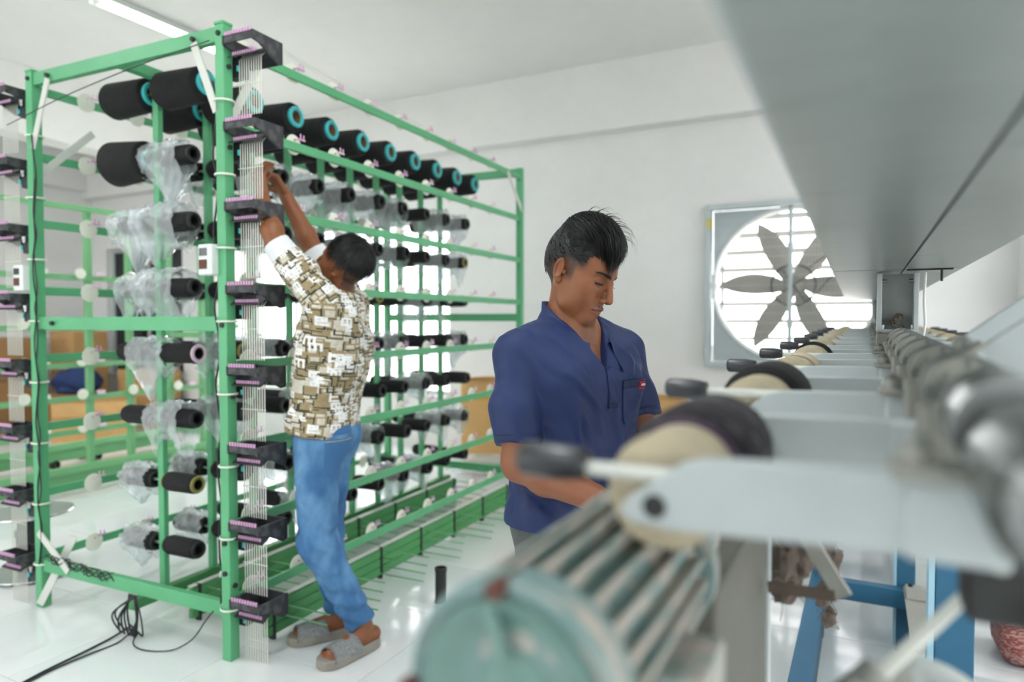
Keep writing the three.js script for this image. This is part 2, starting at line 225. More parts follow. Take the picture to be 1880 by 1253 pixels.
// ---------------------------------------------------------------- green yarn creel (near rack)
const CR = { x: -2.235, z: -1.9, a: 2.0 * D2R };
const creelAt = (x, y, z) => { const c = Math.cos(CR.a), s = Math.sin(CR.a); return [CR.x + x * c + z * s, y, CR.z - x * s + z * c]; };
const RAIL_Y = [2.42, 2.11, 1.80, 1.485, 1.17, 0.845, 0.535, 0.235];
const CW = -1.21, CL = -2.77, MIDX = -0.62, POSTZ = (i) => -0.188 - 0.272 * i;
{
  const f = thing('yarn_creel', 'tall green steel creel rack holding rows of black yarn bobbins', 'rack', [CR.x, 0, CR.z], CR.a);
  const P = (n, g, p, m = M.green) => part(n, g, m, f, p);
  const post = box(0.046, 2.49, 0.046, 0.003);
  for (const [x, z] of [[0, 0], [CW, 0], [0, CL], [CW, CL]]) P('post', post, [x, 1.245, z]);
  for (const [x, z] of [[0, 0], [CW, 0]]) P('post_cap', box(0.05, 0.012, 0.05, 0.003), [x, 2.496, z]);
  const beamX = box(-CW - 0.048, 0.058, 0.03, 0.002);
  for (const [y, z] of [[2.458, 0], [1.335, 0], [0.2, 0], [2.458, CL], [1.37, CL], [0.2, CL]]) P('cross_beam', beamX, [CW / 2, y, z]);
  const rail = box(0.016, 0.038, -CL - 0.048, 0.002);
  for (const y of RAIL_Y) { P('side_rail', rail, [0.006, y, CL / 2]); P('side_rail', rail, [CW - 0.006, y, CL / 2]); }
  const ridge = box(0.045, 0.045, -CL - 0.032, 0.003);
  P('ridge_beam', ridge, [MIDX, 2.452, CL / 2]); P('ridge_beam', ridge, [MIDX, 0.1, CL / 2], M.greenDark);
  for (let i = 0; i < 10; i++) P('bobbin_post', box(0.036, 2.3, 0.026, 0.002), [MIDX, 1.276, POSTZ(i)]);
  // pale flat braces in the corners
  const br = (a, b) => part('brace', bar(a, b, 0.006, 0.034), M.bracket, f);
  br([CW + 0.14, 2.44, 0.02], [CW + 0.02, 2.14, 0.02]); br([-0.14, 2.44, 0.02], [-0.02, 2.16, 0.02]);
  br([CW, 2.02, -0.01], [CW, 2.28, -0.28]); br([0.012, 2.13, -0.02], [0.012, 2.40, -0.17]); br([0.02, 2.16, CL], [0.012, 2.42, CL + 0.24]);
  br([CW + 0.02, 0.02, 0.03], [CW + 0.17, 0.34, -0.04]); br([CW + 0.02, 0.36, 0.03], [CW + 0.22, 0.2, 0.02]); br([-0.03, 0.35, 0.02], [-0.16, 0.2, -0.18]);
  const bolt = cyl(0.010, 0.010, 0.012, 10);
  for (const [x, y] of [[CW, 2.46], [CW + 0.14, 2.455], [-0.14, 2.455], [0, 2.455], [CW + 0.14, 1.335], [0.0, 1.33], [0, 0.47], [0, 0.35]]) part('bolt', mv(bolt, 0, 0, 0, Math.PI / 2), M.dark, f, [x, y, 0.025]);
  for (const y of [2.33, 2.02, 1.05, 0.3]) part('bolt', mv(bolt, 0, 0, 0, 0, 0, Math.PI / 2), M.dark, f, [0.026, y, 0]);
  // ceramic yarn guide discs with pink pegs, inside of each side rail
  const dg = lathe([[0, 0.006], [0.006, 0.007], [0.043, 0.004], [0.045, 0.0], [0.043, -0.004], [0, -0.004]], 28); dg.rotateZ(-Math.PI / 2);
  const pegs = merge([mv(cyl(0.004, 0.006, 0.026, 8), 0, 0, 0, 0, 0, -Math.PI / 2), mv(cyl(0.0032, 0.0032, 0.022, 6), 0.01, 0.022, -0.03), mv(cyl(0.0032, 0.0032, 0.02, 6), 0.01, 0.02, -0.05), mv(box(0.006, 0.007, 0.045), 0.008, 0.008, -0.038)]);
  RAIL_Y.forEach((y, l) => { for (let i = 0; i < 9; i++) { const z = -0.12 - 0.272 * i;
    for (const s of [0, 1]) { const d = part('guide_disc', dg, M.disc, f, [s ? CW + 0.012 : -0.014, y + (s ? 0 : 0.014), z - (s ? 0.12 : 0)]); part('peg', pegs, (i + l) % 3 ? M.pink : M.pinkPale, d, [s ? -0.004 : 0.004, 0.02, 0]); } } });
  // wires and ties along the front posts
  for (const x of [0, CW]) { for (let i = 0; i < 8; i++) { const tg = new THREE.TorusGeometry(0.0375, 0.0028, 6, 20); tg.rotateX(Math.PI / 2); tg.scale(1, 1.6, 1); part('cable_tie', tg, M.tie, f, [x, 2.2 - 0.285 * i, 0]); } }
  part('post_cable', tube(Array.from({ length: 22 }, (_, i) => [CW + 0.03 + 0.012 * Math.sin(i * 1.7) + (i > 1 && i < 4 ? 0.03 : 0), 2.2 - i * 0.095, 0.03]), 0.0038, 90), M.cable, f);
  part('post_cable', tube(Array.from({ length: 22 }, (_, i) => [CW + 0.034 + 0.012 * Math.sin(i * 2.3 + 1), 2.0 - i * 0.085, 0.027]), 0.003, 90), M.cable, f);
  part('post_cable', tube(Array.from({ length: 22 }, (_, i) => [-0.032 + 0.008 * Math.sin(i * 1.9) - (i % 3 ? 0 : 0.01), 2.28 - i * 0.098, 0.015]), 0.004, 90), M.cable, f);
  part('top_wire', tube([[CW - 0.14, 2.26, 0.04], [-0.9, 2.33, 0.05], [-0.4, 2.39, 0.05], [-0.02, 2.42, 0.05]], 0.0022, 20), M.cable, f);
  // fine yarns running from the top unit back over the rack
  for (let i = 0; i < 5; i++) part('yarn_line', rod([0.12, 2.47 - i * 0.01, -0.04 - i * 0.01], [0.01, 2.44, -0.7 - 0.42 * i], 0.0007, 0.0007, 5), M.wire, f);
  // wall-box controllers
  for (const [x, y] of [[-0.055, 1.585], [CW - 0.055, 1.545]]) { const b = part('controller', box(0.075, 0.12, 0.05, 0.006), M.whiteBox, f, [x, y, 0.03]); part('display', box(0.04, 0.03, 0.003), M.darkGlass, b, [-0.008, 0.03, 0.0255]); part('switch', box(0.04, 0.036, 0.006, 0.002), M.rust, b, [-0.008, -0.018, 0.0265]); }
  // lower trays with stacked flat bars and protruding rods
  for (const [x, lab] of [[0.02, 'outer'], [-0.42, 'inner']]) {
    const t = thing('rod_holder', lab === 'outer' ? 'green flat bar stack with thin rods along the near creel side' : 'green flat bar stack with rods under the creel bobbins', 'rod holder', creelAt(x, 0, -0.14), CR.a);
    for (let k = 0; k < 3; k++) part('flat_bar', box(0.022, 0.042, 2.36, 0.003), M.greenDark, t, [0, 0.04 + k * 0.046, -1.2]);
    part('ledge', box(0.026, 0.005, 2.36), M.bracket, t, [-0.004, 0.162, -1.2]);
    for (let k = 0; k < 7; k++) { part('clamp', box(0.03, 0.165, 0.014, 0.003), M.dark, t, [0.003, 0.0825, -0.06 - k * 0.38]);
      for (let j = k ? 0 : 2; j < 4; j++) part('rod', mv(cyl(0.0035, 0.0035, 0.27, 6), 0, 0, 0, 0, 0, Math.PI / 2), M.green2, t, [0.14, 0.03 + 0.035 * j, -0.05 - k * 0.38 - j * 0.018]); }
  }
}

// ---------------------------------------------------------------- bobbins on the creel
const BOB_Y = (l) => 2.372 - 0.2925 * l;
const yarnGeo = (r, L, taper) => { const g = lathe([[0.03, -L / 2], [r * 0.9, -L / 2], [r, -L / 2 + 0.016], [r * (1 - taper * 0.5), 0], [r * (1 - taper), L / 2 - 0.014], [r * (1 - taper) * 0.9, L / 2], [0.03, L / 2]], 36); g.rotateZ(-Math.PI / 2); return g; };
const coreGeo = (r, L) => { const g = lathe([[r * 0.62, -L / 2], [r, -L / 2], [r * 1.06, -L / 2 + 0.004], [r, -L / 2 + 0.012], [r, L / 2 - 0.014], [r * 1.1, L / 2 - 0.006], [r, L / 2], [r * 0.68, L / 2], [r * 0.62, L / 2 - 0.03], [r * 0.62, -L / 2]], 32); g.rotateZ(-Math.PI / 2); return g; };
const pipeGeo = (r, L) => { const g = lathe([[r * 0.8, -L / 2], [r, -L / 2], [r, L / 2], [r * 0.8, L / 2], [r * 0.8, -L / 2]], 24); g.rotateZ(-Math.PI / 2); return g; };
const big = { y: yarnGeo(0.083, 0.255, 0.1), c: coreGeo(0.048, 0.295), p: pipeGeo(0.032, 0.28), L: 0.285 };
const huge = { y: yarnGeo(0.103, 0.235, 0.16), c: coreGeo(0.046, 0.28), p: pipeGeo(0.031, 0.27), L: 0.28 };
const slim = { y: yarnGeo(0.044, 0.18, 0.02), c: coreGeo(0.036, 0.2), p: pipeGeo(0.024, 0.195), L: 0.205 };
const slimLong = { y: yarnGeo(0.046, 0.2, 0.02), c: coreGeo(0.038, 0.22), p: pipeGeo(0.026, 0.21), L: 0.22 };
const LEVEL = ['top', 'second', 'third', 'fourth', 'fifth', 'sixth', 'seventh', 'lowest'];
const bobbins = [];
function bobbin(l, i, side) {
  const isBig = l === 0, isHuge = l === 1 && i === 0 && side < 0;
  const q = isHuge ? huge : isBig ? big : (i * 3 + l) % 4 ? slim : slimLong;
  const core = isBig || isHuge ? M.cyan : l === 6 && i === 0 && side > 0 ? M.olive : l === 4 && i === 0 && side > 0 ? M.pinkPale : (i * 7 + l * 5) % 23 === 4 ? M.olive : M.coreBlack;
  const x = MIDX + side * (0.03 + q.L / 2 + (isBig ? 0 : side > 0 ? -0.004 : 0.008)), kind = isHuge ? 'fat cone-shaped black yarn bobbin' : isBig ? 'full black yarn bobbin with turquoise core' : core === M.olive ? 'slim black yarn bobbin with olive core' : core === M.pinkPale ? 'slim black yarn bobbin with pale pink core' : 'slim black yarn bobbin';
  const t = thing('yarn_bobbin', `${kind}, ${LEVEL[l]} row, ${ORD[i]} from front, ${side > 0 ? 'right' : 'left'} of post`, 'bobbin', creelAt(x, BOB_Y(l), POSTZ(i)), CR.a, 'yarn bobbins on the near creel');
  part('yarn', q.y, M.yarn, t); part('core', q.c, core, t); part('paper_tube', q.p, isBig || isHuge ? M.paper : M.coreBlack, t);
  part('holder_pin', rod([-side * (x - MIDX) * side - 0, 0, 0], [side * q.L * 0.3, 0, 0], 0.006), M.frameAl, t);
  bobbins.push([t, l, i, side, q]);
}
for (let l = 0; l < 8; l++) for (let i = 0; i < 10; i++) { bobbin(l, i, 1); if (l === 0 || i < 4 || (i + l) % 2 === 0) bobbin(l, i, -1); }

// crumpled clear plastic bags hanging over bobbins
function bagGeo(L, r, drop, sd) { // an open draped bag: loops around the bobbin axis (x), sagging below
  const nu = 40, nv = 44, pos = [], uv = [], idx = [];
  for (let i = 0; i <= nu; i++) for (let j = 0; j <= nv; j++) {
    const u = i / nu, a = j / nv * Math.PI * 2, x = (u - 0.5) * L * (1 + 0.12 * fbm(u * 2, sd, j * 0.1)), sag = Math.max(0, -Math.cos(a)) ** 1.5;
    const f = Math.sin(Math.PI * clamp(u * 1.1)) * 0.5 + 0.75, k = r * (0.95 + 0.18 * f) + 0.034 * fbm(u * 5 + sd, Math.cos(a) * 2.2, Math.sin(a) * 2.2, 5) + 0.012 * Math.abs(noise.noise(u * 14, a * 3, sd));
    const w = 1 - 0.35 * sag, y = Math.cos(a) * k - drop * sag * (0.65 + 0.5 * Math.sin(u * 6.3 + sd)), z = Math.sin(a) * k * w;
    pos.push(x + 0.02 * sag * Math.sin(u * 9 + sd), y, z); uv.push(u, j / nv);
  }
  for (let i = 0; i < nu; i++) for (let j = 0; j < nv; j++) { const a = i * (nv + 1) + j, b = a + nv + 1; idx.push(a, b, a + 1, b, b + 1, a + 1); }
  const g = new THREE.BufferGeometry(); g.setAttribute('position', new THREE.Float32BufferAttribute(pos, 3)); g.setAttribute('uv', new THREE.Float32BufferAttribute(uv, 2)); g.setIndex(idx); g.computeVertexNormals(); return g;
}
{
  const bags = [[0.26, 0.06, 0.07, 1.3], [0.24, 0.058, 0.14, 4.1], [0.22, 0.062, 0.1, 7.7], [0.18, 0.056, 0.05, 11.2], [0.27, 0.075, 0.1, 15.9]].map((a) => bagGeo(...a));
  const bagged = new Map([['1,0,1', [1, -0.07]], ['2,0,1', [4, -0.09]], ['2,0,-1', [1, -0.02]], ['3,0,1', [4, -0.09]], ['3,0,-1', [2, 0.03]], ['4,0,-1', [1, 0.1]], ['5,0,1', [2, -0.06]], ['6,0,-1', [3, 0]], ['7,0,-1', [3, 0]], ['4,1,1', [0, -0.06]], ['5,1,1', [1, -0.06]], ['6,1,-1', [3, 0]], ['7,1,-1', [3, 0.03]], ['1,1,-1', [2, 0]]]);
  let n = 0;
  for (const [t, l, i, side] of bobbins) {
    let b = bagged.get([l, i, side].join());
    if (!b && side > 0 && i > 1 && l > 0 && ((l < 3) ? i !== 7 : (i * 5 + l * 3) % 7 < 3)) b = [(i + l) % 3, -0.035];
    if (!b) continue;
    const p = t.position, c = Math.cos(CR.a), s = Math.sin(CR.a);
    single('plastic_bag', `clear plastic bag on ${LEVEL[l]} row bobbin, ${ORD[i]} from front, ${side > 0 ? 'right' : 'left'} of post`, 'bag', bags[b[0]], M.film, [p.x + b[1] * c, p.y, p.z - b[1] * s], [0, CR.a + (n % 2 ? Math.PI : 0), 0], 'plastic bags on the creel');
    n++;
  }
}

// ---------------------------------------------------------------- drop-wire stop units on the two front posts
{
  const side = extrude([[-0.085, 0.035], [0.07, 0.035], [0.07, -0.05], [0.045, -0.055], [-0.05, -0.005], [-0.085, 0.0]], 0.006, 0.001);
  function unit(x, y, z, ry, label, q = -1) {
    const t = thing('drop_wire_unit', label, 'yarn sensor', creelAt(x, y, z), CR.a + ry, 'drop wire units on the creel posts');
    // local: long along x (away from the post), open tray seen from above and below
    const W = 0.15, D = 0.105;
    for (const s of [-1, 1]) part('side_plate', mv(side, 0, 0, 0, 0, Math.PI / 2), M.boxGrey, t, [s * W / 2, 0, 0]);
    part('front_plate', box(W, 0.03, 0.006), M.boxGrey, t, [0, 0.02, 0.08]); part('back_plate', box(W, 0.08, 0.006), M.black, t, [0, -0.008, -0.068]);
    part('floor_plate', mv(box(W, 0.005, 0.075), 0, 0, 0, 0.5), M.black, t, [0, -0.022, 0.03]);
    for (let i = 0; i < 10; i++) { part('peg', cyl(0.0045, 0.0045, 0.014, 8), M.pink, t, [-0.062 + i * 0.0138, 0.04, 0.083]); part('peg', cyl(0.0038, 0.0038, 0.012, 8), M.pink, t, [-0.055 + i * 0.0122, -0.026, 0.052]); }
    for (let i = 0; i < 10; i++) part('drop_wire', [box(0.0042, 0.215, 0.0016), mv(box(0.0042, 0.03, 0.0016), 0, 0.118, -0.009, -0.7)], M.wire, t, [-0.055 + i * 0.0124, -0.15, 0.022]);
    part('comb_bar', box(0.13, 0.0025, 0.0025), M.wire, t, [0, -0.135, 0.024]);
    part('mounting_block', box(0.075, 0.085, 0.05, 0.004), M.black, t, [q * 0.1, -0.055, -0.01]);
    part('connector', [cyl(0.008, 0.008, 0.02, 10), mv(cyl(0.011, 0.011, 0.012, 6), 0, 0.012, 0)], M.steel, t, [q * 0.095, -0.04, 0.025]);
    part('connector', cyl(0.006, 0.006, 0.02, 8), M.cyan, t, [q * 0.065, -0.07, 0.02]);
    return t;
  }
  const Y = [2.43, 2.105, 1.80, 1.48, 1.165, 0.86, 0.555, 0.25];
  for (let k = 0; k < 8; k++) {
    unit(0.108, Y[k] - 0.03, -0.05, 0, `black drop wire tray on near creel post, ${ORD[k]} from the top`);
    unit(CW - 0.145, Y[k] - 0.04, 0.0, 0, `black drop wire tray on left creel post, ${ORD[k]} from the top`, 1);
  }
}

// ---------------------------------------------------------------- winding machine (right), running away along -z with a slight rise
const MT = 0.5 * D2R;                                     // the bed climbs half a degree away from the near end
const rise = (z) => Math.tan(MT) * (-z - 0.45);
const MC = 0.08;                                           // centre line of the machine
{
  const m = thing('winding_machine', 'long pale grey yarn winding machine with blue legs and a central shaft', 'machine');
  const P = (n, g, mat, p, r) => part(n, g, mat, m, p, r);
  const L = 4.55, zc = -0.76 - L / 2;
  P('centre_beam', box(0.06, 0.085, L, 0.004), M.paintDust, [MC, 1.195 + rise(zc), zc], [MT, 0, 0]);
  P('drive_shaft', mv(cyl(0.016, 0.016, L + 0.36, 20), 0, 0, 0, Math.PI / 2), M.steel, [MC, 1.283 + rise(zc), zc + 0.18], [MT, 0, 0]);
  const collar = mv(cyl(0.033, 0.033, 0.05, 28), 0, 0, 0, Math.PI / 2), groove = mv(cyl(0.0325, 0.0325, 0.018, 28), 0, 0, 0, Math.PI / 2);
  for (let k = 0; k < 22; k++) { const z = -0.52 - k * 0.22; P('shaft_collar', collar, k ? M.dustSteel : M.steel, [MC, 1.283 + rise(z), z]); P('shaft_ring', groove, M.dark, [MC, 1.283 + rise(z), z - 0.036]); P('shaft_collar', mv(cyl(0.03, 0.033, 0.03, 28), 0, 0, 0, Math.PI / 2), M.dustSteel, [MC, 1.283 + rise(z), z - 0.062]);
    P('bearing_bracket', box(0.03, 0.045, 0.03, 0.004), M.dustSteel, [MC - 0.028, 1.262 + rise(z), z - 0.11]); P('bearing_bracket', box(0.03, 0.045, 0.03, 0.004), M.dustSteel, [MC + 0.03, 1.262 + rise(z), z - 0.11]); }
  P('end_roller', mv(lathe([[0, -0.06], [0.034, -0.06], [0.037, -0.055], [0.037, 0.03], [0.03, 0.034], [0.03, 0.05], [0.012, 0.05], [0.012, 0.075], [0, 0.075]], 32), 0, 0, 0, Math.PI / 2), M.steel, [MC + 0.005, 1.268, -0.405]);
  P('end_bracket', box(0.075, 0.07, 0.05, 0.006), M.dark, [0.1, 1.178, -0.58]); for (const [bx, by] of [[0.08, 1.19], [0.105, 1.16]]) P('bracket_bolt', mv(cyl(0.007, 0.007, 0.02, 8), 0, 0, 0, Math.PI / 2), M.dustSteel, [bx, by, -0.55]);
  for (const x of [-0.165, 0.2]) { P('base_rail', box(0.05, 0.2, 3.9, 0.004), M.blue, [x, 0.17, -3.0]); P('rail_top', box(x > 0 ? 0.11 : 0.06, 0.006, 3.9), x > 0 ? M.paintDust : M.blue, [x, 0.274, -3.0]); }
  for (const z of [-1.35, -3.15, -4.85]) { P('base_cross_beam', box(0.31, 0.075, 0.05, 0.003), M.blue, [0.018, 0.235, z]); P('beam_plate', box(0.10, 0.008, 0.16, 0.002), M.paintDust, [0.2, 0.282, z + 0.05]); for (const s of [-1, 1]) P('bolt', cyl(0.008, 0.008, 0.012, 8), M.dark, [0.2 + s * 0.03, 0.29, z + 0.05 + s * 0.05]); }
  for (const z of [-1.55, -3.2, -4.8]) { P('leg', box(0.065, 1.15, 0.05, 0.003), M.blue, [0.155, 0.575, z]); P('leg_flange', box(0.01, 1.1, 0.055), M.blueLight, [0.117, 0.575, z]); if (z < -3) P('leg', box(0.05, 1.15, 0.05, 0.003), M.blue, [-0.17, 0.575, z]); }
  P('cross_plate', box(0.52, 0.05, 0.04, 0.003), M.paint, [0.02, 1.135, -1.55]); P('cross_plate', box(0.52, 0.05, 0.04, 0.003), M.paint, [0.02, 1.15, -3.2]); P('cross_plate', box(0.52, 0.05, 0.04, 0.003), M.paint, [0.02, 1.16, -4.8]);
  P('side_frame_plate', box(0.05, 0.72, 0.36, 0.006), M.olivePanel, [-0.143, 0.74, -0.82]);
  P('side_frame_edge', box(0.056, 0.76, 0.012, 0.003), M.paint, [-0.141, 0.74, -1.003]);
  P('frame_foot', box(0.05, 0.4, 0.3, 0.004), M.olivePanel, [-0.143, 0.2, -0.85]);
  P('gearbox', mv(cyl(0.045, 0.045, 0.11, 24), 0, 0, 0, Math.PI / 2), M.motor, [-0.175, 1.13, -0.66]);
  P('brace_strap', bar([-0.1, 1.13, -0.95], [-0.02, 1.01, -0.93], 0.006, 0.02), M.paintDust); P('brace_strap', bar([-0.11, 1.0, -0.95], [-0.03, 1.01, -0.93], 0.005, 0.014), M.lint);
  P('tension_rod', rod([0.081, 1.165, -0.598], [0.007, 1.077, -0.579], 0.0045, 0.006, 12), M.bracket);
  P('rod_clamp', rod([0.014, 1.085, -0.581], [-0.02, 1.045, -0.572], 0.014, 0.017, 16), M.dustSteel); 
  P('cam_wheel', mv(cyl(0.06, 0.06, 0.02, 36), 0, 0, 0, Math.PI / 2), M.paintDust, [0.045, 1.005, -0.66]);
  // uprights that carry the overhead duct
  for (const [z, w] of [[-2.13, 0.086], [-4.75, 0.086]]) { const y0 = 1.318 + rise(z) - 0.015, h = 1.476 - y0;
    P('upright_web', box(w, h, 0.004), M.panel, [0.073, y0 + h / 2, z - 0.04]); for (const s of [-1, 1]) { P('upright_flange', box(0.012, h, 0.05, 0.002), M.paint, [0.073 + s * (w / 2), y0 + h / 2, z - 0.015]); P('bolt', mv(cyl(0.005, 0.005, 0.02, 8), 0, 0, 0, 0, 0, Math.PI / 2), M.steel, [0.073 + s * 0.036, y0 + h - 0.02, z - 0.01]); }
    P('upright_foot', box(w, 0.007, 0.05), M.paint, [0.073, y0 + 0.004, z - 0.012]); P('upright_base', box(0.1, y0 - 1.245, 0.09, 0.004), M.dustSteel, [0.073, (y0 + 1.245) / 2 - 0.004, z - 0.01]);
    for (const s of [-1, 1]) P('bolt', cyl(0.004, 0.004, 0.014, 8), M.steel, [0.073 + s * 0.034, y0 + 0.012, z + 0.004]); }
  P('conduit', tube([[0.136, 1.476, -2.12], [0.134, 1.4, -2.12], [0.137, 1.34, -2.12], [0.132, 1.30, -2.12]], 0.004, 16), M.whiteBox);
}
// overhead duct panels
{
  const y = 1.48, t = thing('overhead_duct', 'long flat grey sheet metal duct hanging over the winding machine', 'duct');
  for (const [z0, z1] of [[0.35, -2.03], [-2.045, -5.1]]) { const l = z0 - z1, zc = (z0 + z1) / 2;
    { const e = (z) => -0.05 + 0.0145 * (z - 0.0), sh = new THREE.Shape([new THREE.Vector2(e(z0), -z0), new THREE.Vector2(0.081, -z0), new THREE.Vector2(0.081, -z1), new THREE.Vector2(e(z1), -z1)]), pg = new THREE.ExtrudeGeometry(sh, { depth: 0.004, bevelEnabled: false }); pg.rotateX(-Math.PI / 2); part('duct_panel', boxUV(pg), M.panel, t, [0, y, 0]); part('side_panel', bar([e(z0) - 0.002, y + 0.11, z0], [e(z1) - 0.002, y + 0.11, z1], 0.004, 0.22), M.paint, t); } part('duct_panel', box(0.126, 0.004, l), M.panel, t, [0.148, y + 0.002, zc]);
    part('panel_seam', box(0.008, 0.006, l), M.dark, t, [0.0835, y + 0.007, zc]);
    part('side_panel', box(0.004, 0.22, l), M.paint, t, [0.213, y + 0.112, zc]); part('top_panel', box(0.28, 0.004, l), M.paint, t, [0.075, y + 0.224, zc]); }
  part('end_flange', box(0.1, 0.003, 0.012), M.dark, t, [0.14, y - 0.002, -2.038]); part('screw', cyl(0.003, 0.003, 0.03, 8), M.dark, t, [0.166, y - 0.017, -2.038]);
}

// cradles: two arms, a grip, pivot blocks; each with its spool
{
  const armShape = [[0.055, 0.032], [-0.09, 0.029], [-0.105, 0.025], [-0.142, -0.002], [-0.146, -0.011], [-0.138, -0.017], [-0.11, -0.019], [0.055, -0.012]];
  const armG = extrude(armShape, 0.014, 0.0018);
  const gripG = lathe([[0, -0.026], [0.009, -0.026], [0.0125, -0.022], [0.0128, 0.006], [0.011, 0.02], [0.0095, 0.026], [0, 0.026]], 24); gripG.rotateZ(-Math.PI / 2);
  const flangeG = (r) => mv(lathe([[0.012, -0.006], [r * 0.55, -0.0065], [r * 0.94, -0.004], [r, -0.002], [r, 0.004], [0.012, 0.005]], 40), 0, 0, 0, Math.PI / 2);
  const whichSide = (s) => s < 0 ? 'left' : 'right';
  function cradle(n, s, lift = 0, cyy = 0) {
    const z = -0.45 - 0.44 * n, y = 1.232 + rise(z) + cyy;
    const t = thing('winding_cradle', n === 0 ? 'nearest pale grey winding arm pair with black grip, at the machine end' : lift ? 'raised grey winding arm pair at the right edge of the picture' : `grey winding arm pair with black grip, ${ORD[n]} from the near end, ${whichSide(s)} row`, 'machine arm', [MC, y, z], s > 0 ? 0 : 0, 'winding cradles');
    const g = new THREE.Group(); const X = (x) => s < 0 ? x : -x;
    const c = Math.cos(lift), sn = Math.sin(lift), place = (x, yy) => { const px = X(x - MC + 0.0), q = s > 0 ? 1 : -1; return [px * c - yy * sn * q, px * sn * q + yy * c]; };
    const add = (name, geo, mat, x, yy, zz, par = t) => { const [a, b] = place(x, yy); const o = part(name, geo, mat, par, [a, b, zz], [0, s < 0 ? 0 : Math.PI, s < 0 ? 0 : 0]); if (lift) o.rotation.set(0, s < 0 ? 0 : Math.PI, s < 0 ? -lift : -lift); return o; };
    for (const zz of [0, -0.235]) {
      add('arm', armG, M.paint, 0, 0, zz);
      add('pivot_block', box(0.05, 0.046, 0.03, 0.004), M.paint, 0.045, 0.008, zz);
      if (!zz) { add('clamp_plate', box(0.062, 0.006, 0.05, 0.002), M.paintDust, 0.043, 0.034, zz); add('dome_nut', lathe([[0.0095, 0], [0.0095, 0.006], [0.008, 0.012], [0.004, 0.016], [0, 0.017]], 14), M.dustSteel, 0.026, 0.037, zz); }
      add('axle_bolt', mv(cyl(0.008, 0.008, 0.02, 10), 0, 0, 0, Math.PI / 2), M.dark, -0.122, -0.004, zz);
    }
    const h = add('grip', gripG, M.grip, n ? -0.205 : -0.198, n ? 0.026 : 0.017, 0);
    add('grip_rod', mv(cyl(0.0052, 0.0052, 0.10, 14), 0, 0, 0, 0, 0, Math.PI / 2), M.bracket, -0.138, n ? 0.024 : 0.015, 0);
    return t;
  }
  function spool(n, s, rY, yarnFrom, label) {
    const z = -0.45 - 0.44 * n, y = 1.232 + rise(z), x = s < 0 ? -0.122 : 2 * MC + 0.122;
    const t = thing('yarn_spool', label, 'spool', [x, y, z], 0, 'spools on the winding machine');
    const rD = n === 0 ? 0.04 : 0.044;
    part('flange', flangeG(rD), M.drum, t, [0, 0, -0.021]); part('flange', flangeG(rD), M.drum, t, [0, 0, -0.216]);
    part('drum', mv(cyl(rD * 0.98, rD * 0.98, 0.18, 40), 0, 0, 0, Math.PI / 2), n === 2 ? M.lace : M.drum, t, [0, 0, -0.118]);
    part('axle', mv(cyl(0.008, 0.008, 0.2, 12), 0, 0, 0, Math.PI / 2), M.steel, t, [0, 0, -0.118]);
    if (yarnFrom != null) { const l = 0.2 - yarnFrom, zc = -(yarnFrom + 0.2) / 2 - 0.006; part('yarn', mv(lathe([[rD, -l / 2], [rY, -l / 2 + 0.004], [rY + 0.001, 0], [rY, l / 2 - 0.004], [rD, l / 2]], 48), 0, 0, 0, Math.PI / 2), n === 0 ? M.woundYarn : M.yarn, t, [0, 0, zc]);
      if (n === 0) part('end_band', mv(cyl(rD + 0.002, rD + 0.002, 0.008, 48), 0, 0, 0, Math.PI / 2), M.purple, t, [0, 0, -yarnFrom - 0.002]); }
  }
  M.woundYarn = std({ map: tex(256, 256, (u, v) => { const a = (v * 14 + u * 3) % 1, st = PN[3](u * 0.4, v * 1.0) > 0.72 ? 70 : 0, k = 26 + 10 * Math.sin(v * 300) + st * (a > 0.35 ? 1 : 0.2); return [k + 4, k, k + 6]; }), roughness: 0.8 });
  M.purple = std({ color: 0x4a3350, roughness: 0.7 });
  M.lace = std({ map: tex(256, 256, (u, v) => { const d = v > 0.55 && PN[2](u * 0.6, v) > 0.5; return d ? [78, 76, 84] : [206, 192, 160]; }), roughness: 0.7 });
  for (let n = 0; n < 11; n++) { cradle(n, -1); if (n === 1) cradle(n, 1, 0.7, 0.02); else if (n) cradle(n, 1); }
  spool(0, -1, 0.05, 0.075, 'wooden drum spool wound with dark purple yarn at the near machine end');
  spool(1, -1, 0.054, 0.06, 'beige drum spool wound with black yarn, second from the near end');
  spool(2, -1, 0, null, 'beige spool with dark lacy marks, third from the near end');
  spool(3, -1, 0.05, 0.14, 'beige drum spool with narrow black yarn band, fourth from the near end');
  for (let n = 4; n < 11; n++) spool(n, -1, 0, null, `bare beige drum spool, ${ORD[n]} from the near end of the left row`);
  for (let n = 2; n < 11; n++) spool(n, 1, 0, null, `bare beige drum spool, ${ORD[n]} from the near end of the right row`);
}
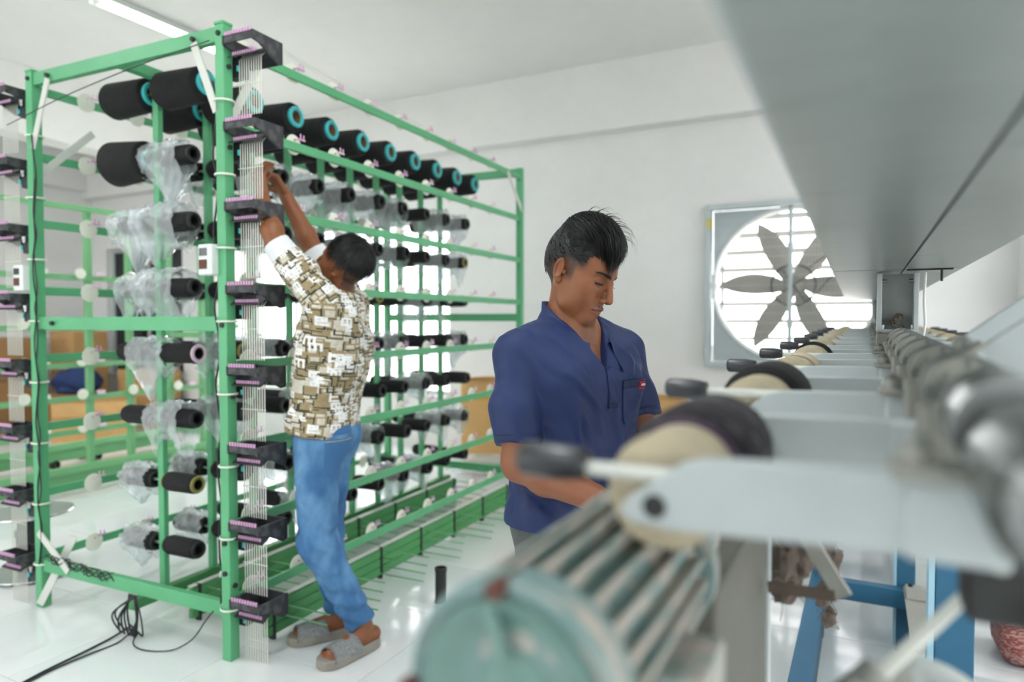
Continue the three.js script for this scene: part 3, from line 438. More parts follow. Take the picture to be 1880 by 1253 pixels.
// electric motor at the near end
{
  const t = thing('electric_motor', 'finned grey green electric motor with teal end cover in the foreground', 'motor', [-0.178, 1.134, -0.34]);
  const R = 0.066;
  part('body', mv(cyl(0.055, 0.055, 0.235, 48), 0, 0, 0, Math.PI / 2), M.motor, t, [0, 0, -0.13]);
  for (let i = 0; i < 22; i++) { const a = i / 22 * Math.PI * 2 + 0.1; part('fin', mv(box(0.0055, 0.013, 0.2, 0.0018), 0, 0, 0), M.motor, t, [Math.sin(a) * 0.0605, Math.cos(a) * 0.0605, -0.128], [0, 0, -a]); }
  part('end_bell', mv(lathe([[0.02, -0.02], [0.06, -0.02], [R + 0.001, -0.016], [R + 0.002, 0.008], [R, 0.014], [R - 0.005, 0.016], [R - 0.007, 0.012], [R - 0.009, 0.012], [0.02, -0.01]], 56), 0, 0, 0, Math.PI / 2), M.motor, t, [0, 0, -0.015]);
  part('end_cover', mv(lathe([[0.0, 0.003], [0.020, 0.003], [0.024, 0.0], [0.03, -0.002], [0.045, 0.002], [0.052, 0.009], [0.056, 0.0135], [0.0585, 0.011], [0.058, -0.01]], 56), 0, 0, 0, Math.PI / 2), M.teal, t, [0, 0, -0.012]);
  for (let i = 0; i < 3; i++) { const a = i * 2.094 + 3.9; part('cover_rib', bar([Math.sin(a) * 0.022, Math.cos(a) * 0.022, -0.008], [Math.sin(a) * 0.054, Math.cos(a) * 0.054, -0.003], 0.006, 0.008), M.teal, t); }
  part('front_flange', mv(cyl(0.068, 0.068, 0.022, 48), 0, 0, 0, Math.PI / 2), M.motor, t, [0, 0, -0.255]);
  for (let i = 0; i < 4; i++) { const a = i * 1.571 - 0.08; part('flange_bolt', [mv(cyl(0.006, 0.006, 0.012, 6), 0, 0, 0, Math.PI / 2), mv(cyl(0.0035, 0.0035, 0.03, 8), 0, 0, -0.012, Math.PI / 2)], M.rust, t, [Math.sin(a) * 0.065, Math.cos(a) * 0.065, 0.002]); }
  part('terminal_box', box(0.05, 0.035, 0.07, 0.004), M.motor, t, [0.066, -0.03, -0.13]);
  part('foot', box(0.11, 0.012, 0.14, 0.003), M.motor, t, [0, -0.072, -0.14]);
  const pedestal = single('motor_pedestal', 'grey steel pedestal below the foreground motor', 'pedestal', box(0.1, 1.05, 0.12, 0.004), M.olivePanel, [-0.178, 0.525, -0.49]);
}
// lint hanging from the machine
{
  function lint(label, pts, w) { const gs = []; for (const [x, y, z, r] of pts) { for (let k = 0; k < w; k++) { const g = new THREE.IcosahedronGeometry(r * rr(0.5, 1), 2), p = g.attributes.position, o = k * 3.3 + x * 50; for (let i = 0; i < p.count; i++) { const v = V().fromBufferAttribute(p, i), q = 1 + 0.9 * fbm(v.x * 90 + o, v.y * 90, v.z * 90); p.setXYZ(i, v.x * q, v.y * q * 1.3, v.z * q); } g.computeVertexNormals(); g.translate(x + rr(-r, r) * 0.7, y + rr(-r, r), z + rr(-r, r) * 0.7); gs.push(g); } for (let k = 0; k < 9; k++) { const a = [x + rr(-r, r), y + rr(-r, r) * 1.4, z + rr(-r, r)]; gs.push(tube([a, [a[0] + rr(-r, r), a[1] - r * rr(0, 1.5), a[2] + rr(-r, r)], [a[0] + rr(-r, r), a[1] - r * rr(0.5, 2.4), a[2]]], 0.0006, 8, 4)); } }
    single('lint_clump', label, 'lint', merge(gs), M.lint); }
  lint('thick grey lint clump hanging under the nearest winding arm', [[-0.10, 1.06, -1.06, 0.022], [-0.09, 1.02, -1.06, 0.026], [-0.105, 0.975, -1.06, 0.02], [-0.05, 1.06, -1.05, 0.02]], 4);
  lint('thin dangling grey lint strand beside the blue rail', [[-0.05, 0.985, -1.25, 0.012], [-0.052, 0.955, -1.25, 0.014], [-0.05, 0.92, -1.25, 0.014], [-0.053, 0.885, -1.25, 0.012], [-0.05, 0.855, -1.25, 0.01]], 4);
  lint('dark lint wad inside the duct upright foot', [[0.075, 1.345, -2.135, 0.012]], 4);
}

const hyp = (a, b, c = 0) => Math.sqrt(a * a + b * b + c * c);
// ---------------------------------------------------------------- people: distance fields meshed with surface nets
const smin = (a, b, k) => { const h = Math.max(k - Math.abs(a - b), 0) / k; return Math.min(a, b) - h * h * k * 0.25; };
const smax = (a, b, k) => -smin(-a, -b, k);
const cap = (a, b, ra, rb = ra) => { const dx = b[0] - a[0], dy = b[1] - a[1], dz = b[2] - a[2], l2 = dx * dx + dy * dy + dz * dz || 1e-9; return (x, y, z) => { const px = x - a[0], py = y - a[1], pz = z - a[2]; let t = (px * dx + py * dy + pz * dz) / l2; t = t < 0 ? 0 : t > 1 ? 1 : t; return hyp(px - dx * t, py - dy * t, pz - dz * t) - (ra + (rb - ra) * t); }; };
const ell = (c, r, e) => { let m = null; if (e) { const q = new THREE.Matrix4().makeRotationFromEuler(new THREE.Euler(e[0], e[1], e[2], 'YXZ')).invert().elements; m = q; } return (x, y, z) => { x -= c[0]; y -= c[1]; z -= c[2]; if (m) { const X = m[0] * x + m[4] * y + m[8] * z, Y = m[1] * x + m[5] * y + m[9] * z; z = m[2] * x + m[6] * y + m[10] * z; x = X; y = Y; } const a = x / r[0], b = y / r[1], d = z / r[2], k0 = hyp(a, b, d), k1 = hyp(a / r[0], b / r[1], d / r[2]) || 1e-9; return k0 * (k0 - 1) / k1; }; };
const union = (list) => (x, y, z) => { let d = 9; for (const [f, k] of list) d = smin(d, f(x, y, z), k); return d; };
function nets(f, lo, hi, cell) {
  const n = [0, 1, 2].map((i) => Math.ceil((hi[i] - lo[i]) / cell) + 2), [nx, ny, nz] = n, F = new Float32Array(nx * ny * nz).fill(1), B = 6, id = (i, j, k) => (k * ny + j) * nx + i, w = (i, a) => lo[a] + (i - 0.5) * cell;
  for (let k = 0; k < nz; k += B) for (let j = 0; j < ny; j += B) for (let i = 0; i < nx; i += B) {
    const c = f(w(i + B / 2, 0), w(j + B / 2, 1), w(k + B / 2, 2)), far = Math.abs(c) > cell * B * 1.15 + 0.02;
    for (let kk = k; kk < Math.min(k + B, nz); kk++) for (let jj = j; jj < Math.min(j + B, ny); jj++) for (let ii = i; ii < Math.min(i + B, nx); ii++) F[id(ii, jj, kk)] = far ? c : f(w(ii, 0), w(jj, 1), w(kk, 2));
  }
  const vid = new Int32Array(nx * ny * nz).fill(-1), pos = [], idx = [], E = [[0, 1], [2, 3], [4, 5], [6, 7], [0, 2], [1, 3], [4, 6], [5, 7], [0, 4], [1, 5], [2, 6], [3, 7]];
  for (let k = 0; k < nz - 1; k++) for (let j = 0; j < ny - 1; j++) for (let i = 0; i < nx - 1; i++) {
    const v = []; let m = 0; for (let c = 0; c < 8; c++) { v[c] = F[id(i + (c & 1), j + ((c >> 1) & 1), k + (c >> 2))]; if (v[c] < 0) m++; }
    if (!m || m === 8) continue;
    let x = 0, y = 0, z = 0, q = 0; for (const [a, b] of E) if ((v[a] < 0) !== (v[b] < 0)) { const t = v[a] / (v[a] - v[b]); x += lerp(a & 1, b & 1, t); y += lerp((a >> 1) & 1, (b >> 1) & 1, t); z += lerp(a >> 2, b >> 2, t); q++; }
    vid[id(i, j, k)] = pos.length / 3; pos.push(w(i + x / q, 0), w(j + y / q, 1), w(k + z / q, 2));
  }
  const quad = (a, b, c, d, flip) => { if (a < 0 || b < 0 || c < 0 || d < 0) return; flip ? idx.push(a, c, b, a, d, c) : idx.push(a, b, c, a, c, d); };
  for (let k = 1; k < nz - 1; k++) for (let j = 1; j < ny - 1; j++) for (let i = 1; i < nx - 1; i++) {
    const s = F[id(i, j, k)] < 0;
    if (s !== F[id(i + 1, j, k)] < 0) quad(vid[id(i, j - 1, k - 1)], vid[id(i, j, k - 1)], vid[id(i, j, k)], vid[id(i, j - 1, k)], !s);
    if (s !== F[id(i, j + 1, k)] < 0) quad(vid[id(i - 1, j, k - 1)], vid[id(i - 1, j, k)], vid[id(i, j, k)], vid[id(i, j, k - 1)], !s);
    if (s !== F[id(i, j, k + 1)] < 0) quad(vid[id(i - 1, j - 1, k)], vid[id(i, j - 1, k)], vid[id(i, j, k)], vid[id(i - 1, j, k)], !s);
  }
  const g = new THREE.BufferGeometry(); g.setAttribute('position', new THREE.Float32BufferAttribute(pos, 3)); g.setIndex(idx);
  // normals from the field itself
  const e = cell * 0.6, N = new Float32Array(pos.length); for (let i = 0; i < pos.length; i += 3) { const x = pos[i], y = pos[i + 1], z = pos[i + 2], a = f(x + e, y, z) - f(x - e, y, z), b = f(x, y + e, z) - f(x, y - e, z), c = f(x, y, z + e) - f(x, y, z - e), l = hyp(a, b, c) || 1; N[i] = a / l; N[i + 1] = b / l; N[i + 2] = c / l; }
  g.setAttribute('normal', new THREE.BufferAttribute(N, 3)); return g;
}
function tint(g, fn) { const p = g.attributes.position, c = new Float32Array(p.count * 3), q = new THREE.Color(); for (let i = 0; i < p.count; i++) { fn(p.getX(i), p.getY(i), p.getZ(i), q); c[3 * i] = q.r; c[3 * i + 1] = q.g; c[3 * i + 2] = q.b; } g.setAttribute('color', new THREE.BufferAttribute(c, 3)); return g; }
function mergeSkin(gs) { return mergeGeometries(gs.map((g) => { const q = g.toNonIndexed(); q.deleteAttribute('uv'); return q; })); }
// a small piece of cloth laid on a field: marches in along -n from a grid and keeps a real thickness
function patch(f, c, u, v, n, w, h, off, nu = 12, nv = 12, shape = null, thick = 0.0025) {
  const U = V(...u).normalize(), W = V(...v).normalize(), N = V(...n).normalize(), top = [], bot = [], uv = [];
  for (let j = 0; j <= nv; j++) for (let i = 0; i <= nu; i++) { let a = (i / nu - 0.5) * w, b = (j / nv - 0.5) * h; if (shape) [a, b] = shape(a, b, i / nu, j / nv); const p = V(...c).addScaledVector(U, a).addScaledVector(W, b); for (let s = 0; s < 60; s++) { const d = f(p.x, p.y, p.z); if (d < 0.0004) break; p.addScaledVector(N, -Math.max(d * 0.8, 0.0004)); } top.push(p.clone().addScaledVector(N, off)); bot.push(p.clone().addScaledVector(N, off - thick)); uv.push(i / nu, j / nv); }
  const pos = [], idx = [], m = top.length, row = nu + 1; for (const p of [...top, ...bot]) pos.push(p.x, p.y, p.z);
  for (let j = 0; j < nv; j++) for (let i = 0; i < nu; i++) { const a = j * row + i; idx.push(a, a + 1, a + row, a + 1, a + row + 1, a + row); }
  const edge = []; for (let i = 0; i < nu; i++) edge.push([i, i + 1]); for (let j = 0; j < nv; j++) edge.push([j * row + nu, (j + 1) * row + nu]); for (let i = nu; i > 0; i--) edge.push([nv * row + i, nv * row + i - 1]); for (let j = nv; j > 0; j--) edge.push([j * row, (j - 1) * row]);
  for (const [a, b] of edge) idx.push(a, a + m, b, b, a + m, b + m);
  const g = new THREE.BufferGeometry(); g.setAttribute('position', new THREE.Float32BufferAttribute(pos, 3)); g.setAttribute('uv', new THREE.Float32BufferAttribute([...uv, ...uv], 2)); g.setIndex(idx); g.computeVertexNormals(); return g;
}
const vadd = (a, b, s = 1) => [a[0] + b[0] * s, a[1] + b[1] * s, a[2] + b[2] * s];
const vsub = (a, b) => [a[0] - b[0], a[1] - b[1], a[2] - b[2]];
const vlen = (a) => hyp(...a), vnorm = (a) => { const l = vlen(a); return a.map((x) => x / l); };
const vcross = (a, b) => [a[1] * b[2] - a[2] * b[1], a[2] * b[0] - a[0] * b[2], a[0] * b[1] - a[1] * b[0]];
const vmix = (a, b, t) => a.map((x, i) => lerp(x, b[i], t));

// a hand: palm of four metacarpals, four fingers of three bones each, thumb from the side of the palm
function handField(W, dir, palm, thumbSide, curl, pinch = 0) {
  const d = vnorm(dir); let n = vnorm(palm); n = vnorm(vadd(n, d, -(n[0] * d[0] + n[1] * d[1] + n[2] * d[2]))); let t = vcross(n, d); if (t[0] * thumbSide[0] + t[1] * thumbSide[1] + t[2] * thumbSide[2] < 0) t = t.map((x) => -x);
  const at = (a, b, c) => vadd(vadd(vadd(W, d, a), t, b), n, c), L = [[cap(vadd(W, d, -0.03), at(0.015, 0, 0), 0.024, 0.023), 0.02]];
  const fing = [];
  const spec = [[0.026, 0.086, 0.042, 0.026, 0.02], [0.008, 0.09, 0.046, 0.029, 0.021], [-0.010, 0.086, 0.042, 0.027, 0.02], [-0.027, 0.079, 0.033, 0.021, 0.018]];
  spec.forEach(([b, len, ...s], i) => { const k0 = at(0.01, b * 0.6, 0.002), k1 = at(len - 0.004, b, 0); L.push([cap(k0, k1, 0.0145, 0.0112), 0.012]); let p = k1, ang = curl * (0.55 + 0.08 * i), r = 0.0092 - (i === 3 ? 0.001 : 0); const chain = []; for (const l of s) { const q = vadd(vadd(p, d, Math.cos(ang) * l), n, Math.sin(ang) * l); chain.push(cap(p, q, r, r * 0.9)); r *= 0.9; p = q; ang += curl * 0.75; } fing.push(chain); });
  const th = [at(0.02, 0.022, 0.006), at(0.05, 0.045 - pinch * 0.012, 0.018 + pinch * 0.012), at(0.078, 0.05 - pinch * 0.03, 0.03 + pinch * 0.02), at(0.098, 0.046 - pinch * 0.045, 0.04 + pinch * 0.02)];
  fing.push([cap(th[0], th[1], 0.015, 0.0115), cap(th[1], th[2], 0.0112, 0.0098), cap(th[2], th[3], 0.0098, 0.008)]);
  const palmF = union(L), chains = fing.map((c) => union(c.map((q) => [q, 0.004])));
  return (x, y, z) => { let m = palmF(x, y, z); for (const c of chains) m = smin(m, c(x, y, z), 0.005); return m; };
}
// a head with a face; c centre, e euler YXZ, s scale. Returns field and local mapper
function headField(c, e, s, neck) {
  const R = new THREE.Matrix4().makeRotationFromEuler(new THREE.Euler(e[0], e[1], e[2], 'YXZ')), I = R.clone().invert().elements, Fw = R.elements;
  const toL = (x, y, z) => { x = (x - c[0]) / s; y = (y - c[1]) / s; z = (z - c[2]) / s; return [I[0] * x + I[4] * y + I[8] * z, I[1] * x + I[5] * y + I[9] * z, I[2] * x + I[6] * y + I[10] * z]; };
  const toW = (x, y, z) => [c[0] + s * (Fw[0] * x + Fw[4] * y + Fw[8] * z), c[1] + s * (Fw[1] * x + Fw[5] * y + Fw[9] * z), c[2] + s * (Fw[2] * x + Fw[6] * y + Fw[10] * z)];
  const base = union([[ell([0, 0.028, -0.016], [0.073, 0.087, 0.088]), 0.001], [ell([0, -0.018, 0.03], [0.0585, 0.082, 0.0605]), 0.035], [ell([0, 0.045, 0.03], [0.06, 0.045, 0.058]), 0.03]]);
  const sym = [[cap([0.058, -0.046, -0.004], [0.049, -0.076, 0.026], 0.0135, 0.0125), 0.026], [cap([0.049, -0.076, 0.026], [0.014, -0.098, 0.069], 0.0125, 0.012), 0.024], [ell([0.040, -0.02, 0.055], [0.022, 0.018, 0.022]), 0.032], [ell([0.034, -0.052, 0.047], [0.024, 0.026, 0.026]), 0.03], [cap([0.008, 0.024, 0.0865], [0.042, 0.026, 0.072], 0.0075, 0.007), 0.016]];
  const noseSym = ell([0.0118, -0.0375, 0.1015], [0.0078, 0.0072, 0.0095]), nose = union([[cap([0, 0.016, 0.089], [0, -0.018, 0.1085], 0.0072, 0.0078), 0.01], [ell([0, -0.0325, 0.1125], [0.0098, 0.0092, 0.0098]), 0.012]]);
  const chin = ell([0, -0.0965, 0.079], [0.0205, 0.0145, 0.0145]), muzzle = ell([0, -0.064, 0.079], [0.026, 0.022, 0.0185]);
  const socket = ell([0.031, 0.006, 0.0985], [0.017, 0.0115, 0.017]), ball = ell([0.0312, 0.003, 0.0752], [0.0155, 0.0122, 0.0125]), lid = cap([0.0185, 0.0045, 0.0845], [0.0445, 0.0045, 0.0775], 0.0028), under = cap([0.02, -0.0065, 0.0845], [0.043, -0.005, 0.0775], 0.0024);
  const upLip = union([[cap([0, -0.0605, 0.0985], [0.0085, -0.0595, 0.0975], 0.0048, 0.0052), 0.004], [cap([0.0085, -0.0595, 0.0975], [0.0225, -0.0665, 0.0868], 0.0048, 0.0022), 0.004]]), loLip = cap([0, -0.0735, 0.0962], [0.019, -0.0685, 0.0872], 0.0066, 0.0026), slit = cap([0, -0.0665, 0.1025], [0.024, -0.0672, 0.0885], 0.0017, 0.001), nostril = ell([0.0068, -0.0415, 0.107], [0.0036, 0.003, 0.0048]);
  const earOut = ell([0.0775, -0.004, -0.012], [0.0085, 0.0285, 0.0205], [0.18, 0.5, -0.1]), earIn = ell([0.0845, -0.002, -0.009], [0.0085, 0.0205, 0.0135], [0.18, 0.5, -0.1]), earHole = ell([0.083, -0.010, 0.0], [0.0055, 0.008, 0.006]), lobe = ell([0.0755, -0.03, -0.002], [0.0058, 0.0085, 0.008]), tragus = ell([0.0768, -0.007, 0.0065], [0.0042, 0.0065, 0.0045]);
  const loc = (x, y, z) => {
    const ax = Math.abs(x); let d = base(x, y, z); for (const [f, k] of sym) d = smin(d, f(ax, y, z), k);
    if (z > 0.03) { d = smin(d, chin(x, y, z), 0.022); d = smin(d, muzzle(x, y, z), 0.022); d = smax(d, -socket(ax, y, z), 0.016); d = smin(d, ball(ax, y, z), 0.005); d = smin(d, lid(ax, y, z), 0.004); d = smin(d, under(ax, y, z), 0.005); d = smin(d, nose(x, y, z), 0.011); d = smin(d, noseSym(ax, y, z), 0.006); d = smax(d, -nostril(ax, y, z), 0.003); d = smin(d, upLip(ax, y, z), 0.0045); d = smin(d, loLip(ax, y, z), 0.005); d = smax(d, -slit(ax, y, z), 0.003); }
    if (ax > 0.055) { let q = smax(earOut(ax, y, z), -earIn(ax, y, z), 0.004); q = smin(q, lobe(ax, y, z), 0.006); q = smin(q, tragus(ax, y, z), 0.005); d = smin(d, q, 0.006); d = smax(d, -earHole(ax, y, z), 0.004); }
    return d;
  };
  const head = (x, y, z) => { const p = toL(x, y, z); return loc(p[0], p[1], p[2]) * s; };
  return { toL, toW, loc, head, f: (x, y, z) => smin(head(x, y, z), neck(x, y, z), 0.007) };
}
// hair: tapered locks grown over the scalp along a flow, plus a close cap below them
function locks(H, roots, grow, w0, segs = 7) {
  const pos = [], nor = [], idx = [];
  for (const r of roots) { const path = grow(r, segs); if (!path) continue; const base = pos.length / 3; 
    for (let i = 0; i <= segs; i++) { const p = path[i], q = path[Math.min(i + 1, segs)], o = path[Math.max(i - 1, 0)], T = vnorm(vsub(q, o)), N = vnorm(vsub(p, [0, 0.01, -0.02])), Bn = vnorm(vcross(T, N)), w = w0 * r.w * (1 - (i / segs) ** 2 * 0.92) * (i ? 1 : 0.6); for (const [a, b] of [[-1, 0], [0, 0.55], [1, 0]]) { const v = vadd(vadd(p, Bn, a * w), N, b * w), W = H.toW(...v), nn = H.toW(...vadd(v, vnorm(vadd(N, Bn, a * 0.7)), 1)); pos.push(...W); nor.push(...vnorm(vsub(nn, W))); } }
    for (let i = 0; i < segs; i++) for (let k = 0; k < 3; k++) { const a = base + i * 3 + k, b = base + i * 3 + (k + 1) % 3; idx.push(a, b, a + 3, b, b + 3, a + 3); } }
  const g = new THREE.BufferGeometry(); g.setAttribute('position', new THREE.Float32BufferAttribute(pos, 3)); g.setAttribute('normal', new THREE.Float32BufferAttribute(nor, 3)); g.setIndex(idx); return g;
}
const skinMat = phy({ color: 0xffffff, vertexColors: true, roughness: 0.5, sheen: 0.15, sheenColor: new THREE.Color(0.6, 0.4, 0.3) });
M.hairBase = std({ color: 0x0c0b0c, roughness: 0.95 });
M.hair = phy({ color: 0x0d0c0d, roughness: 0.42, specularIntensity: 0.8 });
M.polo = phy({ color: 0x0c2455, roughness: 0.62, sheen: 0.25, sheenColor: new THREE.Color(0.12, 0.26, 0.5), sheenRoughness: 0.5, bumpMap: null });
M.poloTrim = phy({ color: 0x0a1d42, roughness: 0.7 });
const lin = (h) => new THREE.Color(h);
const SK = lin(0x83522f), SKR = lin(0x884c30), LIP = lin(0x70433a), STUB = lin(0x33231c), HAIRC = lin(0x171413);
function skinColor(H, fade) { return (x, y, z, q) => { const [a, b, c] = H.toL(x, y, z); q.copy(SK); const n = fbm(x * 60, y * 60, z * 60), m = fbm(x * 14 + 5, y * 14, z * 14); q.lerp(SKR, clamp(0.35 + m * 0.9)); q.multiplyScalar(1 + 0.12 * n);
  if (Math.abs(c) < 0.2 && Math.abs(b) < 0.2 && Math.abs(a) < 0.13) {
    const grain = 0.5 + 0.5 * noise.noise(x * 700, y * 700, z * 700);
    if (c > 0.07 && Math.abs(a) < 0.026 && b > -0.08 && b < -0.055) { const l = 1 - sst(0.0, 0.0065, Math.abs(b + 0.0665 + 0.12 * Math.abs(a) * 0) - 0.0045); q.lerp(LIP, l * 0.8 * (1 - sst(0.018, 0.025, Math.abs(a)))); }
    if (c > 0.07 && b < -0.045 && b > -0.059) q.lerp(STUB, 0.9 * grain * (1 - sst(0.018, 0.03, Math.abs(a))) * sst(-0.0605, -0.056, b) * (1 - sst(-0.051, -0.046, b)));
    if (c > 0.045 && b < -0.082) q.lerp(STUB, 0.75 * grain * (1 - sst(0.012, 0.034, Math.abs(a))) * sst(-0.084, -0.094, b));
    if (c > 0.05 && Math.abs(Math.abs(a) - 0.031) < 0.016 && Math.abs(b + 0.001) < 0.0022) q.lerp(HAIRC, 0.85);
    q.lerp(HAIRC, clamp(fade(a, b, c) * (0.6 + 0.8 * grain)));
  } }; }

// ================================================================ the worker in the blue polo shirt
{
  const P = thing('person', 'man in a navy blue polo shirt looking down while working at the winding machine', 'person', [-0.648, 0, -1.602], 67 * D2R);
  const shR = [-0.176, 1.268, -0.012], shL = [0.176, 1.268, 0.0], elR = [-0.205, 1.022, 0.03], elL = [0.19, 1.05, 0.06], wrR = [-0.2, 0.985, 0.285], wrL = [0.125, 1.0, 0.29];
  const neckF = union([[cap([0.0, 1.25, -0.025], [0.0, 1.36, -0.02], 0.062, 0.051), 0.001], [cap([0.0, 1.36, -0.02], [-0.004, 1.43, -0.004], 0.051, 0.047), 0.01], [cap([-0.09, 1.285, -0.015], [0.0, 1.315, -0.015], 0.035, 0.045), 0.05], [cap([0.09, 1.285, -0.015], [0, 1.315, -0.015], 0.035, 0.045), 0.05]]);
  const H = headField([-0.0045, 1.467, 0.0185], [24 * D2R, 13 * D2R, -5 * D2R], 0.965, neckF);
  const handR = handField(wrR, [0.1, -0.1, 1], [0.5, -0.8, 0], [1, 0, 0], 0.5, 0.6), handL = handField(wrL, [-0.25, -0.05, 1], [-0.6, -0.8, 0], [-1, 0, 0], 0.5, 0.6);
  const arms = [[cap(shR, elR, 0.05, 0.04), 0.03], [cap(elR, vmix(elR, wrR, 0.35), 0.0395, 0.042), 0.02], [cap(vmix(elR, wrR, 0.35), wrR, 0.042, 0.026), 0.02], [cap(shL, elL, 0.05, 0.04), 0.03], [cap(elL, vmix(elL, wrL, 0.35), 0.0395, 0.041), 0.02], [cap(vmix(elL, wrL, 0.35), wrL, 0.041, 0.026), 0.02]];
  const trunk = [[cap([-0.075, 1.19, 0], [0.075, 1.19, 0], 0.1), 0.05], [cap([-0.07, 1.02, 0], [0.07, 1.02, 0], 0.088), 0.08], [cap([-0.08, 0.88, -0.005], [0.08, 0.88, -0.005], 0.092), 0.08], [cap([-0.15, 1.272, -0.01], [0.15, 1.272, -0.01], 0.045), 0.06]];
  const legs = []; for (const s of [-1, 1]) legs.push([cap([s * 0.085, 0.85, 0], [s * 0.09, 0.46, 0.015], 0.075, 0.052), 0.03], [cap([s * 0.09, 0.46, 0.015], [s * 0.09, 0.09, -0.01], 0.05, 0.034), 0.02], [cap([s * 0.09, 0.05, -0.02], [s * 0.1, 0.032, 0.14], 0.034, 0.025), 0.02]);
  const bodyF = union([...trunk, ...arms, ...legs]);
  const all = (x, y, z) => smin(bodyF(x, y, z), neckF(x, y, z), 0.04);
  const hf = (x, y, z) => smin(H.f(x, y, z), all(x, y, z), 0.02);
  const fade = (a, b, c) => { const ear = 1 - sst(0.018, 0.032, hyp((c + 0.012) * 1.2, b + 0.004)); const side = sst(0.004, 0.034, b + 0.42 * Math.max(0, -c - 0.02)) * (1 - sst(0.038, 0.055, c - b * 0.12)); const burn = (1 - sst(0.022, 0.032, c)) * sst(0.004, 0.014, c) * sst(-0.03, -0.005, b) * 0.75; return Math.max(side * 0.95 * (1 - ear), burn * (Math.abs(a) > 0.05 ? 1 : 0), c < -0.03 ? sst(-0.085, -0.04, b) * 0.9 * (1 - ear) : 0); };
  const paint = skinColor(H, fade);
  const gBody = tint(nets((x, y, z) => Math.max(y > 1.15 ? smin(H.f(x, y, z), all(x, y, z), 0.02) : all(x, y, z), y - 1.3), [-0.3, 0, -0.2], [0.3, 1.33, 0.34], 0.009), paint);
  const gHead = tint(nets((x, y, z) => Math.max(hf(x, y, z), 1.288 - y), [-0.13, 1.28, -0.13], [0.13, 1.62, 0.19], 0.0024), paint);
  const gHands = [[handR, wrR], [handL, wrL]].map(([h, w]) => tint(nets(h, [w[0] - 0.1, w[1] - 0.12, w[2] - 0.05], [w[0] + 0.1, w[1] + 0.09, w[2] + 0.19], 0.0035), paint));
  part('body', mergeSkin([gBody, gHead, ...gHands]), skinMat, P);

  // polo shirt
  const hemR = vmix(shR, elR, 0.82), hemL = vmix(shL, elL, 0.78);
  const fold = (x, y, z) => { const s = x < 0 ? -1 : 1, ax = Math.abs(x); let q = 0.014 * fbm((x * 0.8 + y * 0.55) * 15, (y - x * 0.3) * 4.5, z * 7, 3); q += 0.004 * Math.sin((ax * 34 + (1.24 - y) * 22)) * sst(0.05, 0.16, ax) * (1 - sst(0.02, 0.3, Math.abs(y - 1.16))); q += 0.007 * Math.sin((y * 0.7 + x * 0.75) * 48 + 2 * fbm(x * 6, y * 4, z * 6)) * sst(1.12, 0.92, y) * sst(0.4, 0.7, 0.5 + fbm(x * 5 + 3, y * 3, z * 5)); return q; };
  // creases running from the armpits and across the belly, as segments on the front of the shirt
  const CRE = [[-0.125, 1.2, -0.05, 1.05, 0.011, 0.009], [-0.12, 1.17, -0.075, 0.98, 0.009, 0.009], [-0.13, 1.23, -0.03, 1.14, 0.009, 0.007], [0.125, 1.19, 0.06, 1.08, 0.009, 0.007], [0.02, 1.13, 0.075, 0.93, 0.009, 0.007], [0.05, 1.1, 0.1, 0.9, 0.008, 0.008], [-0.02, 1.04, 0.05, 0.88, 0.009, 0.006], [-0.1, 1.0, 0.0, 0.9, 0.010, 0.008], [-0.08, 0.95, 0.06, 0.92, 0.009, 0.007], [-0.11, 1.27, -0.07, 1.2, 0.007, 0.006], [0.1, 1.27, 0.07, 1.2, 0.007, 0.006], [-0.125, 1.1, -0.1, 0.88, 0.012, 0.009]].map(([ax, ay, bx, by, w, h]) => ({ ax, ay, dx: bx - ax, dy: by - ay, l: (bx - ax) ** 2 + (by - ay) ** 2, w, h }));
  const crease = (x, y, z) => { if (z < 0.0) return 0; let q = 0; const xx = x + 0.006 * noise.noise(y * 30, x * 20, 3); for (const c of CRE) { let t = ((xx - c.ax) * c.dx + (y - c.ay) * c.dy) / c.l; if (t < -0.1 || t > 1.1) continue; t = clamp(t); const ex = xx - c.ax - c.dx * t, ey = y - c.ay - c.dy * t, e = (ex * ex + ey * ey) / (c.w * c.w); if (e < 6) q += c.h * Math.exp(-e) * Math.sin(Math.PI * (0.12 + 0.82 * t)); } return -q * sst(0, 0.04, z); };
  const torso = [[cap([-0.08, 1.2, 0.004], [0.08, 1.2, 0.004], 0.113), 0.05], [cap([-0.075, 1.03, 0.008], [0.075, 1.03, 0.008], 0.108), 0.1], [cap([-0.085, 0.85, 0.0], [0.085, 0.85, 0.0], 0.113), 0.1], [cap([-0.15, 1.278, -0.01], [0.15, 1.278, -0.01], 0.056), 0.06], [cap([-0.07, 1.312, -0.016], [0.07, 1.312, -0.016], 0.042), 0.06]];
  const sleeve = (sh, el, hem) => { const n = vnorm(vsub(el, sh)), c = union([[cap(sh, vmix(sh, el, 0.5), 0.06, 0.058), 0.02], [cap(vmix(sh, el, 0.5), vmix(sh, el, 1.15), 0.058, 0.054), 0.02]]); return (x, y, z) => Math.max(c(x, y, z), (x - hem[0]) * n[0] + (y - hem[1]) * n[1] + (z - hem[2]) * n[2]); };
  const sR = sleeve(shR, elR, hemR), sL = sleeve(shL, elL, hemL), tF = union(torso);
